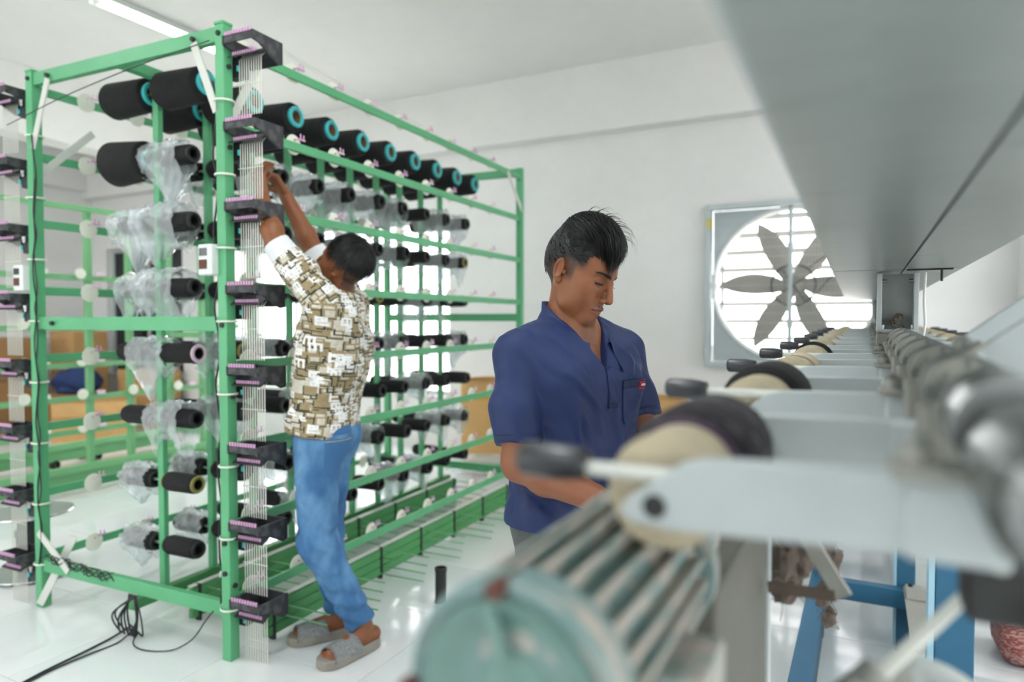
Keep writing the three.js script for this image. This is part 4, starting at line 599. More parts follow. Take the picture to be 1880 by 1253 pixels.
  const poloF = (x, y, z) => { let d = tF(x, y, z); const a = Math.min(sR(x, y, z), sL(x, y, z)); d = smin(d, a, 0.007); if (Math.abs(d) < 0.03) d += fold(x, y, z) + crease(x, y, z); d = smax(d, 0.855 + 0.01 * Math.sin(x * 20) - y, 0.006);
    const vx = Math.abs(x + 0.0) - (y - 1.23) * 0.5; if (z > 0) d = smax(d, -Math.max(vx, -z + 0.0, 1.23 - y), 0.004);
    const nk = hyp((x - 0.002) / 0.98, (z + 0.004) / 1.05, (y - 1.36) * 0.35) - 0.066; if (y > 1.28) d = smax(d, -nk, 0.006); return d; };
  const shirt = part('polo_shirt', nets(poloF, [-0.31, 0.83, -0.2], [0.31, 1.4, 0.24], 0.0052), M.polo, P);
  // collar: a stand and a folded leaf around the neck, open at the front
  { const N = 56, pos = [], idx = [], prof = 7; for (let i = 0; i <= N; i++) { const t = i / N * 2 - 1, a = t * 2.86, fr = Math.abs(t), tip = sst(0.62, 1, fr), rx = 0.064 + 0.012 * tip, rz = 0.067 + 0.012 * tip, cx = Math.sin(a), cz = -Math.cos(a), y0 = 1.352 - 0.078 * sst(0.25, 1, fr), hgt = 0.046 * (1 - 0.5 * tip), leaf = 0.056 + 0.016 * tip, out = 0.034 + 0.02 * tip;
      const q = [[0, 0], [0.004, hgt * 0.7], [0.010, hgt], [0.016, hgt - 0.001], [0.5 * out, hgt - leaf * 0.42], [out, hgt - leaf], [out - 0.003, hgt - leaf + 0.0005], [0.45 * out, hgt - leaf * 0.45 - 0.004]]; for (const [o, h] of q) pos.push(cx * (rx + o) + 0.002 + (fr > 0.85 ? Math.sign(t) * 0.012 * sst(0.85, 1, fr) : 0), y0 + h, -0.004 + cz * (rz + o * 0.9)); }
    const m = prof + 1; for (let i = 0; i < N; i++) for (let k = 0; k < m; k++) { const a = i * m + k, b = i * m + (k + 1) % m; idx.push(a, a + m, b, b, a + m, b + m); }
    const g = new THREE.BufferGeometry(); g.setAttribute('position', new THREE.Float32BufferAttribute(pos, 3)); g.setIndex(idx); g.computeVertexNormals(); part('collar', g, M.polo, shirt); }
  part('placket', patch(poloF, [0.011, 1.19, 0.3], [1, 0, 0], [0, 1, 0], [0, 0, 1], 0.028, 0.1, 0.0028, 6, 16), M.polo, shirt);
  part('placket_end', patch(poloF, [0.011, 1.147, 0.3], [1, 0, 0], [0, 1, 0], [0, 0, 1], 0.03, 0.012, 0.004, 6, 4), M.poloTrim, shirt);
  const pk = part('chest_pocket', patch(poloF, [0.093, 1.15, 0.3], [1, 0, 0], [0.04, 1, 0], [0, 0, 1], 0.085, 0.105, 0.0028, 12, 14), M.polo, shirt); pk.userData.label = 'chest pocket';
  part('pocket_band', patch(poloF, [0.0945, 1.194, 0.3], [1, 0, 0], [0.04, 1, 0], [0, 0, 1], 0.086, 0.02, 0.0042, 12, 4), M.poloTrim, shirt);
  M.tag = std({ map: tex(128, 64, (u, v) => { const n = Math.floor((u - 0.3) * 20), inT = u > 0.3 && u < 0.9 && v > 0.4 && v < 0.68, a = ((u - 0.3) * 20) % 1; const on = inT && (a < 0.42 || (n % 2 ? v > 0.58 : v < 0.5 || (n % 3 === 0 && Math.abs(v - 0.54) < 0.05))); return on ? [236, 226, 226] : v < 0.14 || v > 0.86 ? [170, 40, 62] : [112, 22, 38]; }), roughness: 0.8 });
  const tg = part('label_tag', patch(poloF, [0.116, 1.19, 0.3], [1, 0, 0], [0.04, 1, 0], [0, 0, 1], 0.03, 0.019, 0.006, 8, 4), M.tag, shirt); tg.userData.label = 'small red woven label with white lettering';
  for (const [h, sh, el] of [[hemR, shR, elR], [hemL, shL, elL]]) { const n = vnorm(vsub(el, sh)), t = new THREE.TorusGeometry(0.0555, 0.0022, 6, 36), o = new THREE.Object3D(); o.position.set(...vadd(h, n, -0.018)); o.lookAt(...vadd(h, n)); o.updateMatrix(); t.applyMatrix4(o.matrix); part('sleeve_hem', t, M.poloTrim, shirt); }
  // trousers and sandals
  const trouserF = (x, y, z) => Math.max(union([[cap([-0.08, 0.88, 0], [0.08, 0.88, 0], 0.1), 0.02], ...[-1, 1].flatMap((s) => [[cap([s * 0.085, 0.84, 0], [s * 0.09, 0.46, 0.015], 0.087, 0.066), 0.03], [cap([s * 0.09, 0.46, 0.015], [s * 0.09, 0.08, -0.01], 0.066, 0.056), 0.02]])])(x, y, z), 0.075 - y, y - 0.93);
  M.trouser = std({ map: tone([86, 92, 90], 0.2), roughness: 0.9 });
  part('trousers', boxUV(nets(trouserF, [-0.25, 0.05, -0.16], [0.25, 0.96, 0.16], 0.009), 2), M.trouser, P);
  for (const s of [-1, 1]) { const so = part('sandal', mv(box(0.088, 0.022, 0.26, 0.01), s * 0.097, 0.012, 0.05), M.black, P); so.userData.label = 'black sandal'; }

  // hair
  const scalp = ell([0, 0.034, -0.011], [0.0765, 0.097, 0.09]);
  const capLoc = (x, y, z) => { const line = 0.04 - 0.95 * Math.max(0, -z - 0.012) + 0.32 * Math.max(0, z - 0.02); let d = ell([0, 0.05, -0.006], [0.079, 0.1, 0.092])(x, y, z) + 0.006 * fbm(x * 40, y * 40, z * 40); d = smax(d, line - y + 0.18 * Math.max(0, z - 0.03), 0.012); return d; };
  const capF = (x, y, z) => { const p = H.toL(x, y, z); return capLoc(...p) * 0.985; };
  const hairG = [nets(capF, [-0.13, 1.44, -0.13], [0.13, 1.64, 0.16], 0.0035)];
  const roots = []; for (let i = 0; i < 8500; i++) { const u = rr(-1, 1), th = rr(0, Math.PI * 2), sx = Math.sqrt(1 - u * u) * Math.cos(th), sz = Math.sqrt(1 - u * u) * Math.sin(th), p = [sx * 0.077, 0.05 + u * 0.098, -0.007 + sz * 0.091]; const hl = 0.036 - 0.95 * Math.max(0, -p[2] - 0.012) + 0.3 * Math.max(0, p[2] - 0.02); if (p[1] > hl) roots.push({ p, w: rr(0.6, 1.3), l: rr(0.75, 1.2), j: rr(-1, 1), k: rnd() }); }
  const grow = (r, segs) => { const p0 = r.p, out = [p0], crown = [0.012, 0.118, -0.078]; let p = p0; const top = sst(0.075, 0.128, p0[1]), front = sst(0.0, 0.06, p0[2]), low = sst(0.075, 0.03, p0[1]); const L = (0.018 + 0.055 * top + 0.028 * front - 0.006 * low) * r.l / segs, spike = r.k > 0.94 && p0[1] > 0.112 && p0[2] > -0.04 ? 0.5 : 0, fringe = r.k < 0.28 && front > 0.3;
    for (let i = 0; i < segs; i++) { const t = i / segs, N = vnorm([p[0] / 0.006, (p[1] - 0.044) / 0.0085, (p[2] + 0.009) / 0.0084]), away = vnorm(vsub(p, crown)); let T = vadd(vadd(vadd([0, 0, 0], away, 0.4), [-0.38 * (1 - low), -0.05 - 0.15 * low, 1.0], 1), [r.j, Math.sin(r.j * 9), Math.cos(r.j * 7)], 0.16); const dn = T[0] * N[0] + T[1] * N[1] + T[2] * N[2]; T = vnorm(vadd(T, N, -dn)); T = vadd(vadd(T, N, 0.36 * (1 - 1.6 * t) * (0.15 + top) + spike * (1 - 0.5 * t)), [0, fringe ? -1.1 * t : -0.1 * t, 0]); T = vnorm(T); p = vadd(p, T, L * (fringe ? 1.15 : 1)); const e = scalp(...p); if (e < 0.005) p = vadd(p, N, 0.005 - e); out.push(p); } return out; };
  hairG.push(locks(H, roots, grow, 0.0011));
  const hr = part('hair', hairG[1], M.hair, P); part('hair_base', hairG[0], M.hairBase, hr);
  // brows and lashes
  for (const s of [-1, 1]) { const br = []; for (let i = 0; i < 300; i++) { const t = rnd(), x = lerp(0.009, 0.048, t), y = 0.0205 + 0.005 * Math.sin(t * 2.2) + rr(-0.0038, 0.0038) * (1 - 0.55 * t), z0 = 0.12; br.push({ p: [s * x, y, z0], w: rr(0.5, 1), t }); }
    const g = locks(H, br, (r, n) => { let p = [...r.p]; for (let k = 0; k < 60 && H.loc(...p) > 0.0006; k++) p[2] -= Math.max(0.0004, H.loc(...p) * 0.7); const o = []; for (let i = 0; i <= n; i++) o.push([p[0] + s * 0.009 * i / n, p[1] + 0.0022 * i / n * (1 - 1.6 * r.t), p[2] + 0.0012 - 0.0042 * i / n * (0.5 + r.t)]); return o; }, 0.0005, 3); part('eyebrow', g, M.hair, P);
    const la = []; for (let i = 0; i < 46; i++) { const t = i / 45; la.push({ p: [s * lerp(0.0165, 0.0465, t), -0.0015 + 0.002 * Math.sin(t * 3.1), 0.11], w: 1, t }); }
    part('eyelashes', locks(H, la, (r, n) => { let p = [...r.p]; for (let k = 0; k < 60 && H.loc(...p) > 0.0003; k++) p[2] -= Math.max(0.0003, H.loc(...p) * 0.7); const o = []; for (let i = 0; i <= n; i++) { const q = i / n; o.push([p[0] + s * 0.003 * q * (r.t - 0.3), p[1] - 0.003 * q + 0.002 * q * q, p[2] + 0.0075 * q]); } return o; }, 0.0005, 3), M.hair, P); }
}

// ================================================================ the worker reaching up at the creel
{
  const P = thing('person', 'man in patterned shirt and blue jeans reaching up to the green creel', 'person', [-1.93, 0, -2.17]);
  const FW = [-0.94, 0, 0.342], LF = [0.342, 0, 0.94], at = (c, f, l, y = 0) => [c[0] + FW[0] * f + LF[0] * l, c[1] + y, c[2] + FW[2] * f + LF[2] * l];
  const hip = [-0.055, 0.84, 0], waist = [-0.05, 1.02, -0.005], chest = [-0.015, 1.25, -0.015], neck = [0.005, 1.42, -0.02];
  const shL = at(neck, 0.0, 0.155, 0), shR = at(neck, 0, -0.16, 0), elL = [-0.097, 1.635, 0.21], wrL = [-0.213, 1.843, 0.172], elR = [-0.194, 1.639, -0.1], wrR = [-0.255, 1.885, 0.012];
  const hipL = at(hip, 0, 0.08), hipR = at(hip, 0, -0.08), kL = [-0.005, 0.46, 0.1], kR = [-0.09, 0.46, -0.035], aL = [0.11, 0.1, -0.03], aR = [-0.06, 0.1, -0.09];
  const tipL = vadd([0.075, 0.03, 0.155], [0, 0, 0]), heelL = [0.128, 0.035, -0.075], tipR = [-0.175, 0.03, 0.06], heelR = [-0.052, 0.035, -0.11];
  const neckF = union([[cap(at(neck, -0.01, 0, -0.08), [0.03, 1.5, -0.005], 0.06, 0.052), 0.02], [cap([0.03, 1.5, -0.005], [0.047, 1.545, 0.0], 0.052, 0.05), 0.02]]);
  const H = headField([0.05, 1.566, -0.002], [-28 * D2R, -74 * D2R, -12 * D2R], 0.985, neckF);
  const arm = (s, e, w) => [[cap(s, e, 0.052, 0.042), 0.03], [cap(e, vmix(e, w, 0.3), 0.041, 0.042), 0.02], [cap(vmix(e, w, 0.3), w, 0.042, 0.026), 0.02]];
  const feet = [[heelL, tipL, aL], [heelR, tipR, aR]].map(([h, t, a]) => { const d = vnorm(vsub(t, h)), s = vnorm(vcross([0, 1, 0], d)), g = [[cap(vadd(h, [0, 0.018, 0]), vadd(vmix(h, t, 0.55), [0, 0.02, 0]), 0.033, 0.03), 0.02], [cap(vadd(vmix(h, t, 0.3), [0, 0.03, 0]), a, 0.034, 0.036), 0.03], [cap(vadd(vmix(h, t, 0.55), [0, 0.018, 0]), vadd(vmix(h, t, 0.84), [0, 0.012, 0]), 0.032, 0.026), 0.02]]; for (let k = 0; k < 5; k++) { const b = (k - 2) * 0.0155; g.push([cap(vadd(vadd(vmix(h, t, 0.8), s, b), [0, 0.012, 0]), vadd(vadd(vmix(h, t, 0.98 - Math.abs(k - 1.6) * 0.02), s, b * 1.05), [0, 0.006, 0]), 0.0105, 0.009), 0.004]); } return g; });
  const trunkPts = [[cap(at(chest, 0, 0.07), at(chest, 0, -0.07), 0.098), 0.05], [cap(at(waist, 0, 0.06), at(waist, 0, -0.06), 0.088), 0.08], [cap(at(hip, -0.01, 0.07, 0.02), at(hip, -0.01, -0.07, 0.02), 0.09), 0.08], [cap(vadd(shL, [0, -0.03, 0]), vadd(shR, [0, -0.03, 0]), 0.05), 0.05]];
  const bodyF = union([...trunkPts, ...arm(shL, elL, wrL), ...arm(shR, elR, wrR), [cap(hipL, kL, 0.075, 0.052), 0.03], [cap(kL, aL, 0.05, 0.034), 0.02], [cap(hipR, kR, 0.075, 0.052), 0.03], [cap(kR, aR, 0.05, 0.034), 0.02], ...feet[0], ...feet[1]]);
  const full = (x, y, z) => y > 1.25 ? smin(bodyF(x, y, z), H.f(x, y, z), 0.025) : bodyF(x, y, z);
  const fade = (a, b, c) => { const ear = 1 - sst(0.02, 0.034, hyp((c + 0.012) * 1.2, b + 0.004)); return Math.max(sst(0.012, 0.045, b + 0.3 * Math.max(0, -c)) * (1 - sst(0.03, 0.05, c)) * 0.85 * (1 - ear), c < -0.04 ? sst(-0.09, -0.04, b) * 0.8 : 0); };
  const paint = skinColor(H, fade);
  const hL = handField(wrL, [-0.012, 0.07, 0.0], [0.2, 0, -1], [-1, 0, 0], 0.7, 0.8), hR = handField(wrR, [-0.012, 0.06, 0.05], [-0.3, -0.5, 1], [-1, 0, 0], 0.85, 1);
  const gs = [nets((x, y, z) => Math.max(full(x, y, z), y > 1.4 && Math.abs(x - 0.056) < 0.145 && Math.abs(z) < 0.14 ? Math.min(9, (y - 1.46)) : -9), [-0.36, 0.0, -0.28], [0.22, 1.93, 0.34], 0.0095)];
  gs.push(nets((x, y, z) => Math.max(H.f(x, y, z), 1.44 - y), [-0.1, 1.43, -0.14], [0.21, 1.72, 0.14], 0.0034));
  for (const [h, w] of [[hL, wrL], [hR, wrR]]) gs.push(nets(h, [w[0] - 0.13, w[1] - 0.05, w[2] - 0.1], [w[0] + 0.1, w[1] + 0.19, w[2] + 0.15], 0.0036));
  for (const [i, f] of feet.entries()) { const h = [heelL, heelR][i], t = [tipL, tipR][i]; gs.push(nets(union(f), [Math.min(h[0], t[0]) - 0.06, 0.005, Math.min(h[2], t[2]) - 0.06], [Math.max(h[0], t[0]) + 0.06, 0.15, Math.max(h[2], t[2]) + 0.06], 0.004)); }
  part('body', mergeSkin(gs.map((g) => tint(g, paint))), skinMat, P);

  // jeans
  const crumple = (x, y, z) => 0.006 * fbm(x * 16, y * 22 + x * 8, z * 16, 3) + 0.0045 * Math.sin(y * 95 + x * 22 + 3 * fbm(x * 8, y * 6, z * 8)) * sst(0.42, 0.22, y) + 0.004 * Math.sin((y * 1 + x * 0.9) * 70 + 2 * fbm(x * 9, y * 7, z * 9)) * (1 - sst(0, 0.16, Math.abs(y - 0.5)));
  const cut = (a, k, y0) => { const n = vnorm(vsub(a, k)), c = vmix(k, a, 0.95); return (x, y, z) => (x - c[0]) * n[0] + (y - c[1]) * n[1] + (z - c[2]) * n[2]; };
  const legL = union([[cap(hipL, kL, 0.092, 0.074), 0.03], [cap(kL, vmix(kL, aL, 1.1), 0.074, 0.056), 0.03]]), legR = union([[cap(hipR, kR, 0.09, 0.072), 0.03], [cap(kR, vmix(kR, aR, 1.1), 0.072, 0.056), 0.03]]), cL = cut(aL, kL), cR = cut(aR, kR);
  const seat = union([[cap(at(hip, -0.025, 0.065, 0.03), at(hip, -0.025, -0.065, 0.03), 0.105), 0.05], [cap(at(hip, 0.0, 0.06, 0.11), at(hip, 0.0, -0.06, 0.11), 0.094), 0.05]]);
  const jeanF = (x, y, z) => { let d = smin(Math.max(legL(x, y, z), cL(x, y, z)), Math.max(legR(x, y, z), cR(x, y, z)), y > 0.7 ? 0.03 : 0.006); d = smin(d, seat(x, y, z), 0.04); if (Math.abs(d) < 0.03) d += crumple(x, y, z); return Math.max(d, y - 0.935); };
  M.denim = std({ color: 0xffffff, vertexColors: true, roughness: 0.85 });
  const dark = lin(0x335f8c), light = lin(0x729fc6), mid = lin(0x4679a8);
  const denim = (x, y, z, q) => { const n = fbm(x * 7, y * 4, z * 7, 4), m = fbm(x * 45, y * 30, z * 45, 3); q.copy(mid).lerp(dark, clamp(0.35 - n * 1.6)); q.lerp(light, clamp(0.1 + n * 1.8 + 0.35 * (1 - sst(0, 0.14, Math.abs(y - 0.66 - 0.1 * n))))); q.multiplyScalar(1 + 0.25 * m); };
  const jeans = part('jeans', tint(nets(jeanF, [-0.3, 0.06, -0.27], [0.26, 0.95, 0.3], 0.006), denim), M.denim, P);
  M.denimDark = std({ color: 0x3c6c9a, roughness: 0.85 }); M.stitch = std({ color: 0xa09a80, roughness: 0.9 });
  const bk = at([0, 0, 0], -1, 0.75), side = vnorm(vcross([0, 1, 0], bk)), pc = vadd(at(hip, -0.02, 0.05, -0.03), bk, 0.2);
  const pocket = part('back_pocket', patch(jeanF, pc, side, [0, 1, 0], bk, 0.13, 0.145, 0.0035, 12, 12, (a, b, u, v) => [a * (0.86 + 0.14 * v), b - (1 - v) * 0.015 * (1 - Math.abs(u - 0.5) * 2)]), M.denimDark, jeans);
  part('pocket_hem', patch(jeanF, vadd(pc, [0, 0.066, 0]), side, [0, 1, 0], bk, 0.132, 0.004, 0.005, 12, 2), M.stitch, jeans);
  part('waistband', patch(jeanF, vadd(at(hip, 0, 0.06, 0.075), bk, 0.2), side, [0, 1, 0], bk, 0.2, 0.032, 0.004, 14, 4), M.denimDark, jeans);

  // patterned shirt with bone-wise uv
  M.print = std({ map: (() => { const n = 512, d = new Uint8Array(n * n), C = [[206, 200, 184], [156, 138, 104], [50, 58, 46], [236, 237, 235]]; const put = (x, y, c) => { d[(((y % n) + n) % n) * n + (((x % n) + n) % n)] = c; }, rect = (x, y, w, h, c) => { for (let j = 0; j < h; j++) for (let i = 0; i < w; i++) put(Math.floor(x + i), Math.floor(y + j), c); };
    for (let k = 0; k < 210; k++) { const x = rr(0, n), y = rr(0, n), w = rr(28, 62), h = rr(22, 46); rect(x - 5, y - 5, w + 4, h + 4, 2); rect(x, y, w, h, 1); if (k % 2) rect(x + 7, y + 7, w - 14, h - 14, 0); }
    for (let k = 0; k < 78; k++) { const x = rr(0, n), y = rr(0, n), s = rr(24, 44), w = 9, m = k % 5; rect(x, y, w, s, 3); if (m !== 1) rect(x, y, s, w, 3); if (m === 0 || m === 2) rect(x, y + s * 0.5, s * 0.8, w, 3); if (m === 2 || m === 3) rect(x, y + s - w, s, w, 3); if (m === 4 || m === 1) { rect(x + s * 0.5, y, w, s, 3); rect(x + s - 2, y, w, s, 3); rect(x, y + s - w, s, w, 3); } }
    for (let k = 0; k < 46; k++) { const x = rr(0, n), y = rr(0, n), l = rr(20, 56); rect(x, y, l, 6, 2); rect(x + (k % 2 ? 0 : l - 6), y, 6, l * 0.6, 2); }
    return tex(n, n, (u, v, x, y) => { const c = C[d[y * n + x]], k = 0.94 + 0.12 * PN[4](u, v); return [c[0] * k, c[1] * k, c[2] * k]; }); })(), roughness: 0.85 });
  const sleeve = (s, e, t) => { const n = vnorm(vsub(e, s)), c = vmix(s, e, t), f = union([[cap(s, vmix(s, e, 0.5), 0.072, 0.068), 0.02], [cap(vmix(s, e, 0.5), vmix(s, e, 1.1), 0.068, 0.058), 0.02]]); return (x, y, z) => Math.max(f(x, y, z), (x - c[0]) * n[0] + (y - c[1]) * n[1] + (z - c[2]) * n[2]); };
  const tor = union([[cap(at(chest, -0.01, 0.075, 0.05), at(chest, -0.01, -0.075, 0.05), 0.118), 0.06], [cap(at(waist, -0.005, 0.065, 0.06), at(waist, -0.005, -0.065, 0.06), 0.115), 0.1], [cap(at(chest, 0.0, 0.07, -0.06), at(chest, 0.0, -0.07, -0.06), 0.124), 0.08], [cap(at(hip, 0.005, 0.068, 0.08), at(hip, 0.005, -0.068, 0.08), 0.124), 0.1], [cap(at(neck, -0.035, 0.07, -0.02), at(neck, -0.035, -0.07, -0.02), 0.062), 0.05], [cap(vadd(shL, [0, -0.035, 0]), vadd(shR, [0, -0.035, 0]), 0.066), 0.06]]);
  const sL = sleeve(shL, elL, 0.82), sR = sleeve(shR, elR, 0.82);
  const fold = (x, y, z) => 0.01 * fbm((x - y * 0.5) * 12, y * 5, z * 9, 3) + 0.006 * Math.sin((y * 0.8 - x * 0.7) * 44 + 3 * fbm(x * 6, y * 5, z * 6)) * sst(0.35, 0.7, 0.5 + fbm(x * 5, y * 4 + 9, z * 5));
  const shirtF = (x, y, z) => { let d = smin(tor(x, y, z), Math.min(sL(x, y, z), sR(x, y, z)), 0.035); if (Math.abs(d) < 0.03) d += fold(x, y, z); const f = x * FW[0] + z * FW[2]; d = smax(d, 0.885 + 0.012 * f / 0.1 - y, 0.005); const nk = hyp(x - 0.03, (y - 1.535) * 0.8, z + 0.005) - 0.078; return smax(d, -nk, 0.008); };
  let sg = nets(shirtF, [-0.27, 0.86, -0.31], [0.21, 1.68, 0.31], 0.0065).toNonIndexed();
  { const p = sg.attributes.position, uv = new Float32Array(p.count * 2), bones = [[at(hip, 0, 0), at(neck, 0, 0), LF, 0.13], [shL, elL, LF, 0.065], [shR, elR, LF, 0.065]];
    for (let i = 0; i < p.count; i += 3) { const c = [0, 1, 2].map((a) => (p.array[3 * i + a] + p.array[3 * i + 3 + a] + p.array[3 * i + 6 + a]) / 3); let b = 0; if (sL(...c) < tor(...c) - 0.01) b = 1; else if (sR(...c) < tor(...c) - 0.01) b = 2; const [A, B, ref, r] = bones[b], d = vnorm(vsub(B, A)), e1 = vnorm(vcross(d, ref)), e2 = vcross(d, e1); let a0 = 0;
      for (let k = 0; k < 3; k++) { const v = vsub([p.getX(i + k), p.getY(i + k), p.getZ(i + k)], A), t = v[0] * d[0] + v[1] * d[1] + v[2] * d[2]; let a = Math.atan2(v[0] * e2[0] + v[1] * e2[1] + v[2] * e2[2], v[0] * e1[0] + v[1] * e1[1] + v[2] * e1[2]); if (!k) a0 = a; else { if (a - a0 > Math.PI) a -= 2 * Math.PI; if (a - a0 < -Math.PI) a += 2 * Math.PI; } uv[2 * (i + k)] = a * r / 0.42; uv[2 * (i + k) + 1] = t / 0.42; } }
    sg.setAttribute('uv', new THREE.BufferAttribute(uv, 2)); }
  const shirt = part('shirt', sg, M.print, P);
  M.cuff = std({ map: tone([226, 229, 231], 0.08), roughness: 0.9 });
  for (const [s, e, w] of [[shL, elL, wrL], [shR, elR, wrR]]) { const a = vmix(s, e, 0.79), b = vmix(e, w, 0.06), f = cap(a, b, 0.0595, 0.052), n = vnorm(vsub(b, a)); const q = (x, y, z) => Math.max(f(x, y, z) + 0.004 * fbm(x * 30, y * 30, z * 30), -((x - a[0]) * n[0] + (y - a[1]) * n[1] + (z - a[2]) * n[2]), (x - b[0]) * n[0] + (y - b[1]) * n[1] + (z - b[2]) * n[2]); const lo = [0, 1, 2].map((i) => Math.min(a[i], b[i]) - 0.075), hi = [0, 1, 2].map((i) => Math.max(a[i], b[i]) + 0.075); part('rolled_cuff', boxUV(nets(q, lo, hi, 0.005)), M.cuff, shirt); }

  // slide sandals
  M.slide = std({ map: tone([146, 142, 132], 0.1), roughness: 0.85 }); M.slideTop = std({ map: tex(256, 256, (u, v) => { const k = 0.75 + 0.5 * PN[4](u, v); return [132 * k, 134 * k, 134 * k]; }), roughness: 0.95 });
  for (const [h, t] of [[heelL, tipL], [heelR, tipR]]) { const d = vsub(t, h), L = hyp(d[0], d[2]) + 0.045, ang = Math.atan2(d[0], d[2]);
    const o = new THREE.Group(); o.name = 'slide_sandal'; const c = vmix(h, t, 0.5); o.position.set(c[0], 0, c[2]); o.rotation.y = ang; P.add(o);
    const sh = new THREE.Shape(); sh.moveTo(0, -L / 2); sh.bezierCurveTo(0.046, -L / 2, 0.042, -L * 0.15, 0.044, 0); sh.bezierCurveTo(0.058, L * 0.25, 0.052, L / 2, 0.004, L / 2); sh.bezierCurveTo(-0.05, L / 2, -0.054, L * 0.25, -0.044, 0); sh.bezierCurveTo(-0.042, -L * 0.15, -0.046, -L / 2, 0, -L / 2);
    const g = new THREE.ExtrudeGeometry(sh, { depth: 0.026, bevelEnabled: true, bevelThickness: 0.005, bevelSize: 0.006, bevelSegments: 3, curveSegments: 24 }); g.rotateX(Math.PI / 2); g.translate(0, 0.032, 0); g.scale(1, 1, 1); for (let i = 0; i < g.attributes.position.count; i++) { /* extrude maps shape y to +z after the turn */ } part('sole', boxUV(g, 4), M.slide, o);
    const pos = [], uvs = [], idx = [], n = 20, m = 10; for (const off of [0, 0.005]) for (let j = 0; j <= m; j++) for (let i = 0; i <= n; i++) { const a = Math.PI * (i / n), z = lerp(-0.015, 0.095, j / m) + 0.02 * (1 - Math.sin(a)) * (j < m / 2 ? -1 : 0.4), w = 0.052 - 0.003 * (j / m) + off, hh = 0.062 - 0.02 * (j / m) + off; pos.push(Math.cos(a) * w, 0.024 + Math.sin(a) * hh, z); uvs.push(i / n * 0.8, j / m * 0.8); }
    const row = n + 1, blk = row * (m + 1); for (let b = 0; b < 2; b++) for (let j = 0; j < m; j++) for (let i = 0; i < n; i++) { const a = b * blk + j * row + i; b ? idx.push(a, a + 1, a + row, a + 1, a + row + 1, a + row) : idx.push(a, a + row, a + 1, a + 1, a + row, a + row + 1); } for (let i = 0; i < n; i++) for (const j of [0, m]) { const a = j * row + i; idx.push(a, a + 1, a + blk, a + 1, a + blk + 1, a + blk); }
    const sg2 = new THREE.BufferGeometry(); sg2.setAttribute('position', new THREE.Float32BufferAttribute(pos, 3)); sg2.setAttribute('uv', new THREE.Float32BufferAttribute(uvs, 2)); sg2.setIndex(idx); sg2.computeVertexNormals(); part('strap', sg2, M.slideTop, o); }

  // hair
  const capL = (x, y, z) => { let d = ell([0, 0.044, -0.018], [0.081, 0.098, 0.1])(x, y, z) + 0.008 * fbm(x * 30, y * 30, z * 30); const line = 0.05 - 0.5 * Math.max(0, -z - 0.02) + 0.12 * Math.max(0, z - 0.02); return smax(d, line - y, 0.015); };
  const hg = [nets((x, y, z) => { const p = H.toL(x, y, z); return capL(...p); }, [-0.1, 1.45, -0.15], [0.22, 1.75, 0.15], 0.0045)];
  const roots = []; for (let i = 0; i < 3600; i++) { const u = rr(-1, 1), th = rr(0, 6.2832), q = Math.sqrt(1 - u * u), p = [q * Math.cos(th) * 0.079, 0.042 + u * 0.096, -0.018 + q * Math.sin(th) * 0.098]; if (p[1] > 0.052 - 0.5 * Math.max(0, -p[2] - 0.02) + 0.12 * Math.max(0, p[2] - 0.02)) roots.push({ p, w: rr(0.7, 1.5), l: rr(0.8, 1.3), j: rr(-1, 1), k: rnd() }); }
  hg.push(locks(H, roots, (r, segs) => { let p = r.p; const out = [p], L = (p[2] < -0.04 && p[1] < 0.05 ? 0.028 : 0.055) * r.l / segs; for (let i = 0; i < segs; i++) { const N = vnorm([p[0] / 0.0065, (p[1] - 0.042) / 0.0092, (p[2] + 0.018) / 0.0098]); let T = vadd(vnorm(vsub(p, [0, 0.13, -0.06])), [0.3 * r.j, -0.35, r.p[2] > 0 ? 0.5 : -0.1], 1); const dn = T[0] * N[0] + T[1] * N[1] + T[2] * N[2]; T = vnorm(vadd(vadd(T, N, -dn), N, 0.35 * (1 - 1.5 * i / segs))); p = vadd(p, T, L); out.push(p); } return out; }, 0.0014));
  const hr = part('hair', hg[1], M.hair, P); part('hair_base', hg[0], M.hairBase, hr);
  for (const s of [-1, 1]) { const br = []; for (let i = 0; i < 120; i++) { const t = rnd(); br.push({ p: [s * lerp(0.010, 0.048, t), 0.022 + 0.006 * Math.sin(t * 2.3) + rr(-0.003, 0.003), 0.12], w: 1, t }); } part('eyebrow', locks(H, br, (r, n) => { let p = [...r.p]; for (let k = 0; k < 60 && H.loc(...p) > 0.0006; k++) p[2] -= Math.max(0.0004, H.loc(...p) * 0.7); const o = []; for (let i = 0; i <= n; i++) o.push([p[0] + s * 0.009 * i / n, p[1] + 0.001 * i / n, p[2] + 0.001 - 0.004 * i / n * (0.5 + r.t)]); return o; }, 0.0006, 3), M.hair, P); }
}

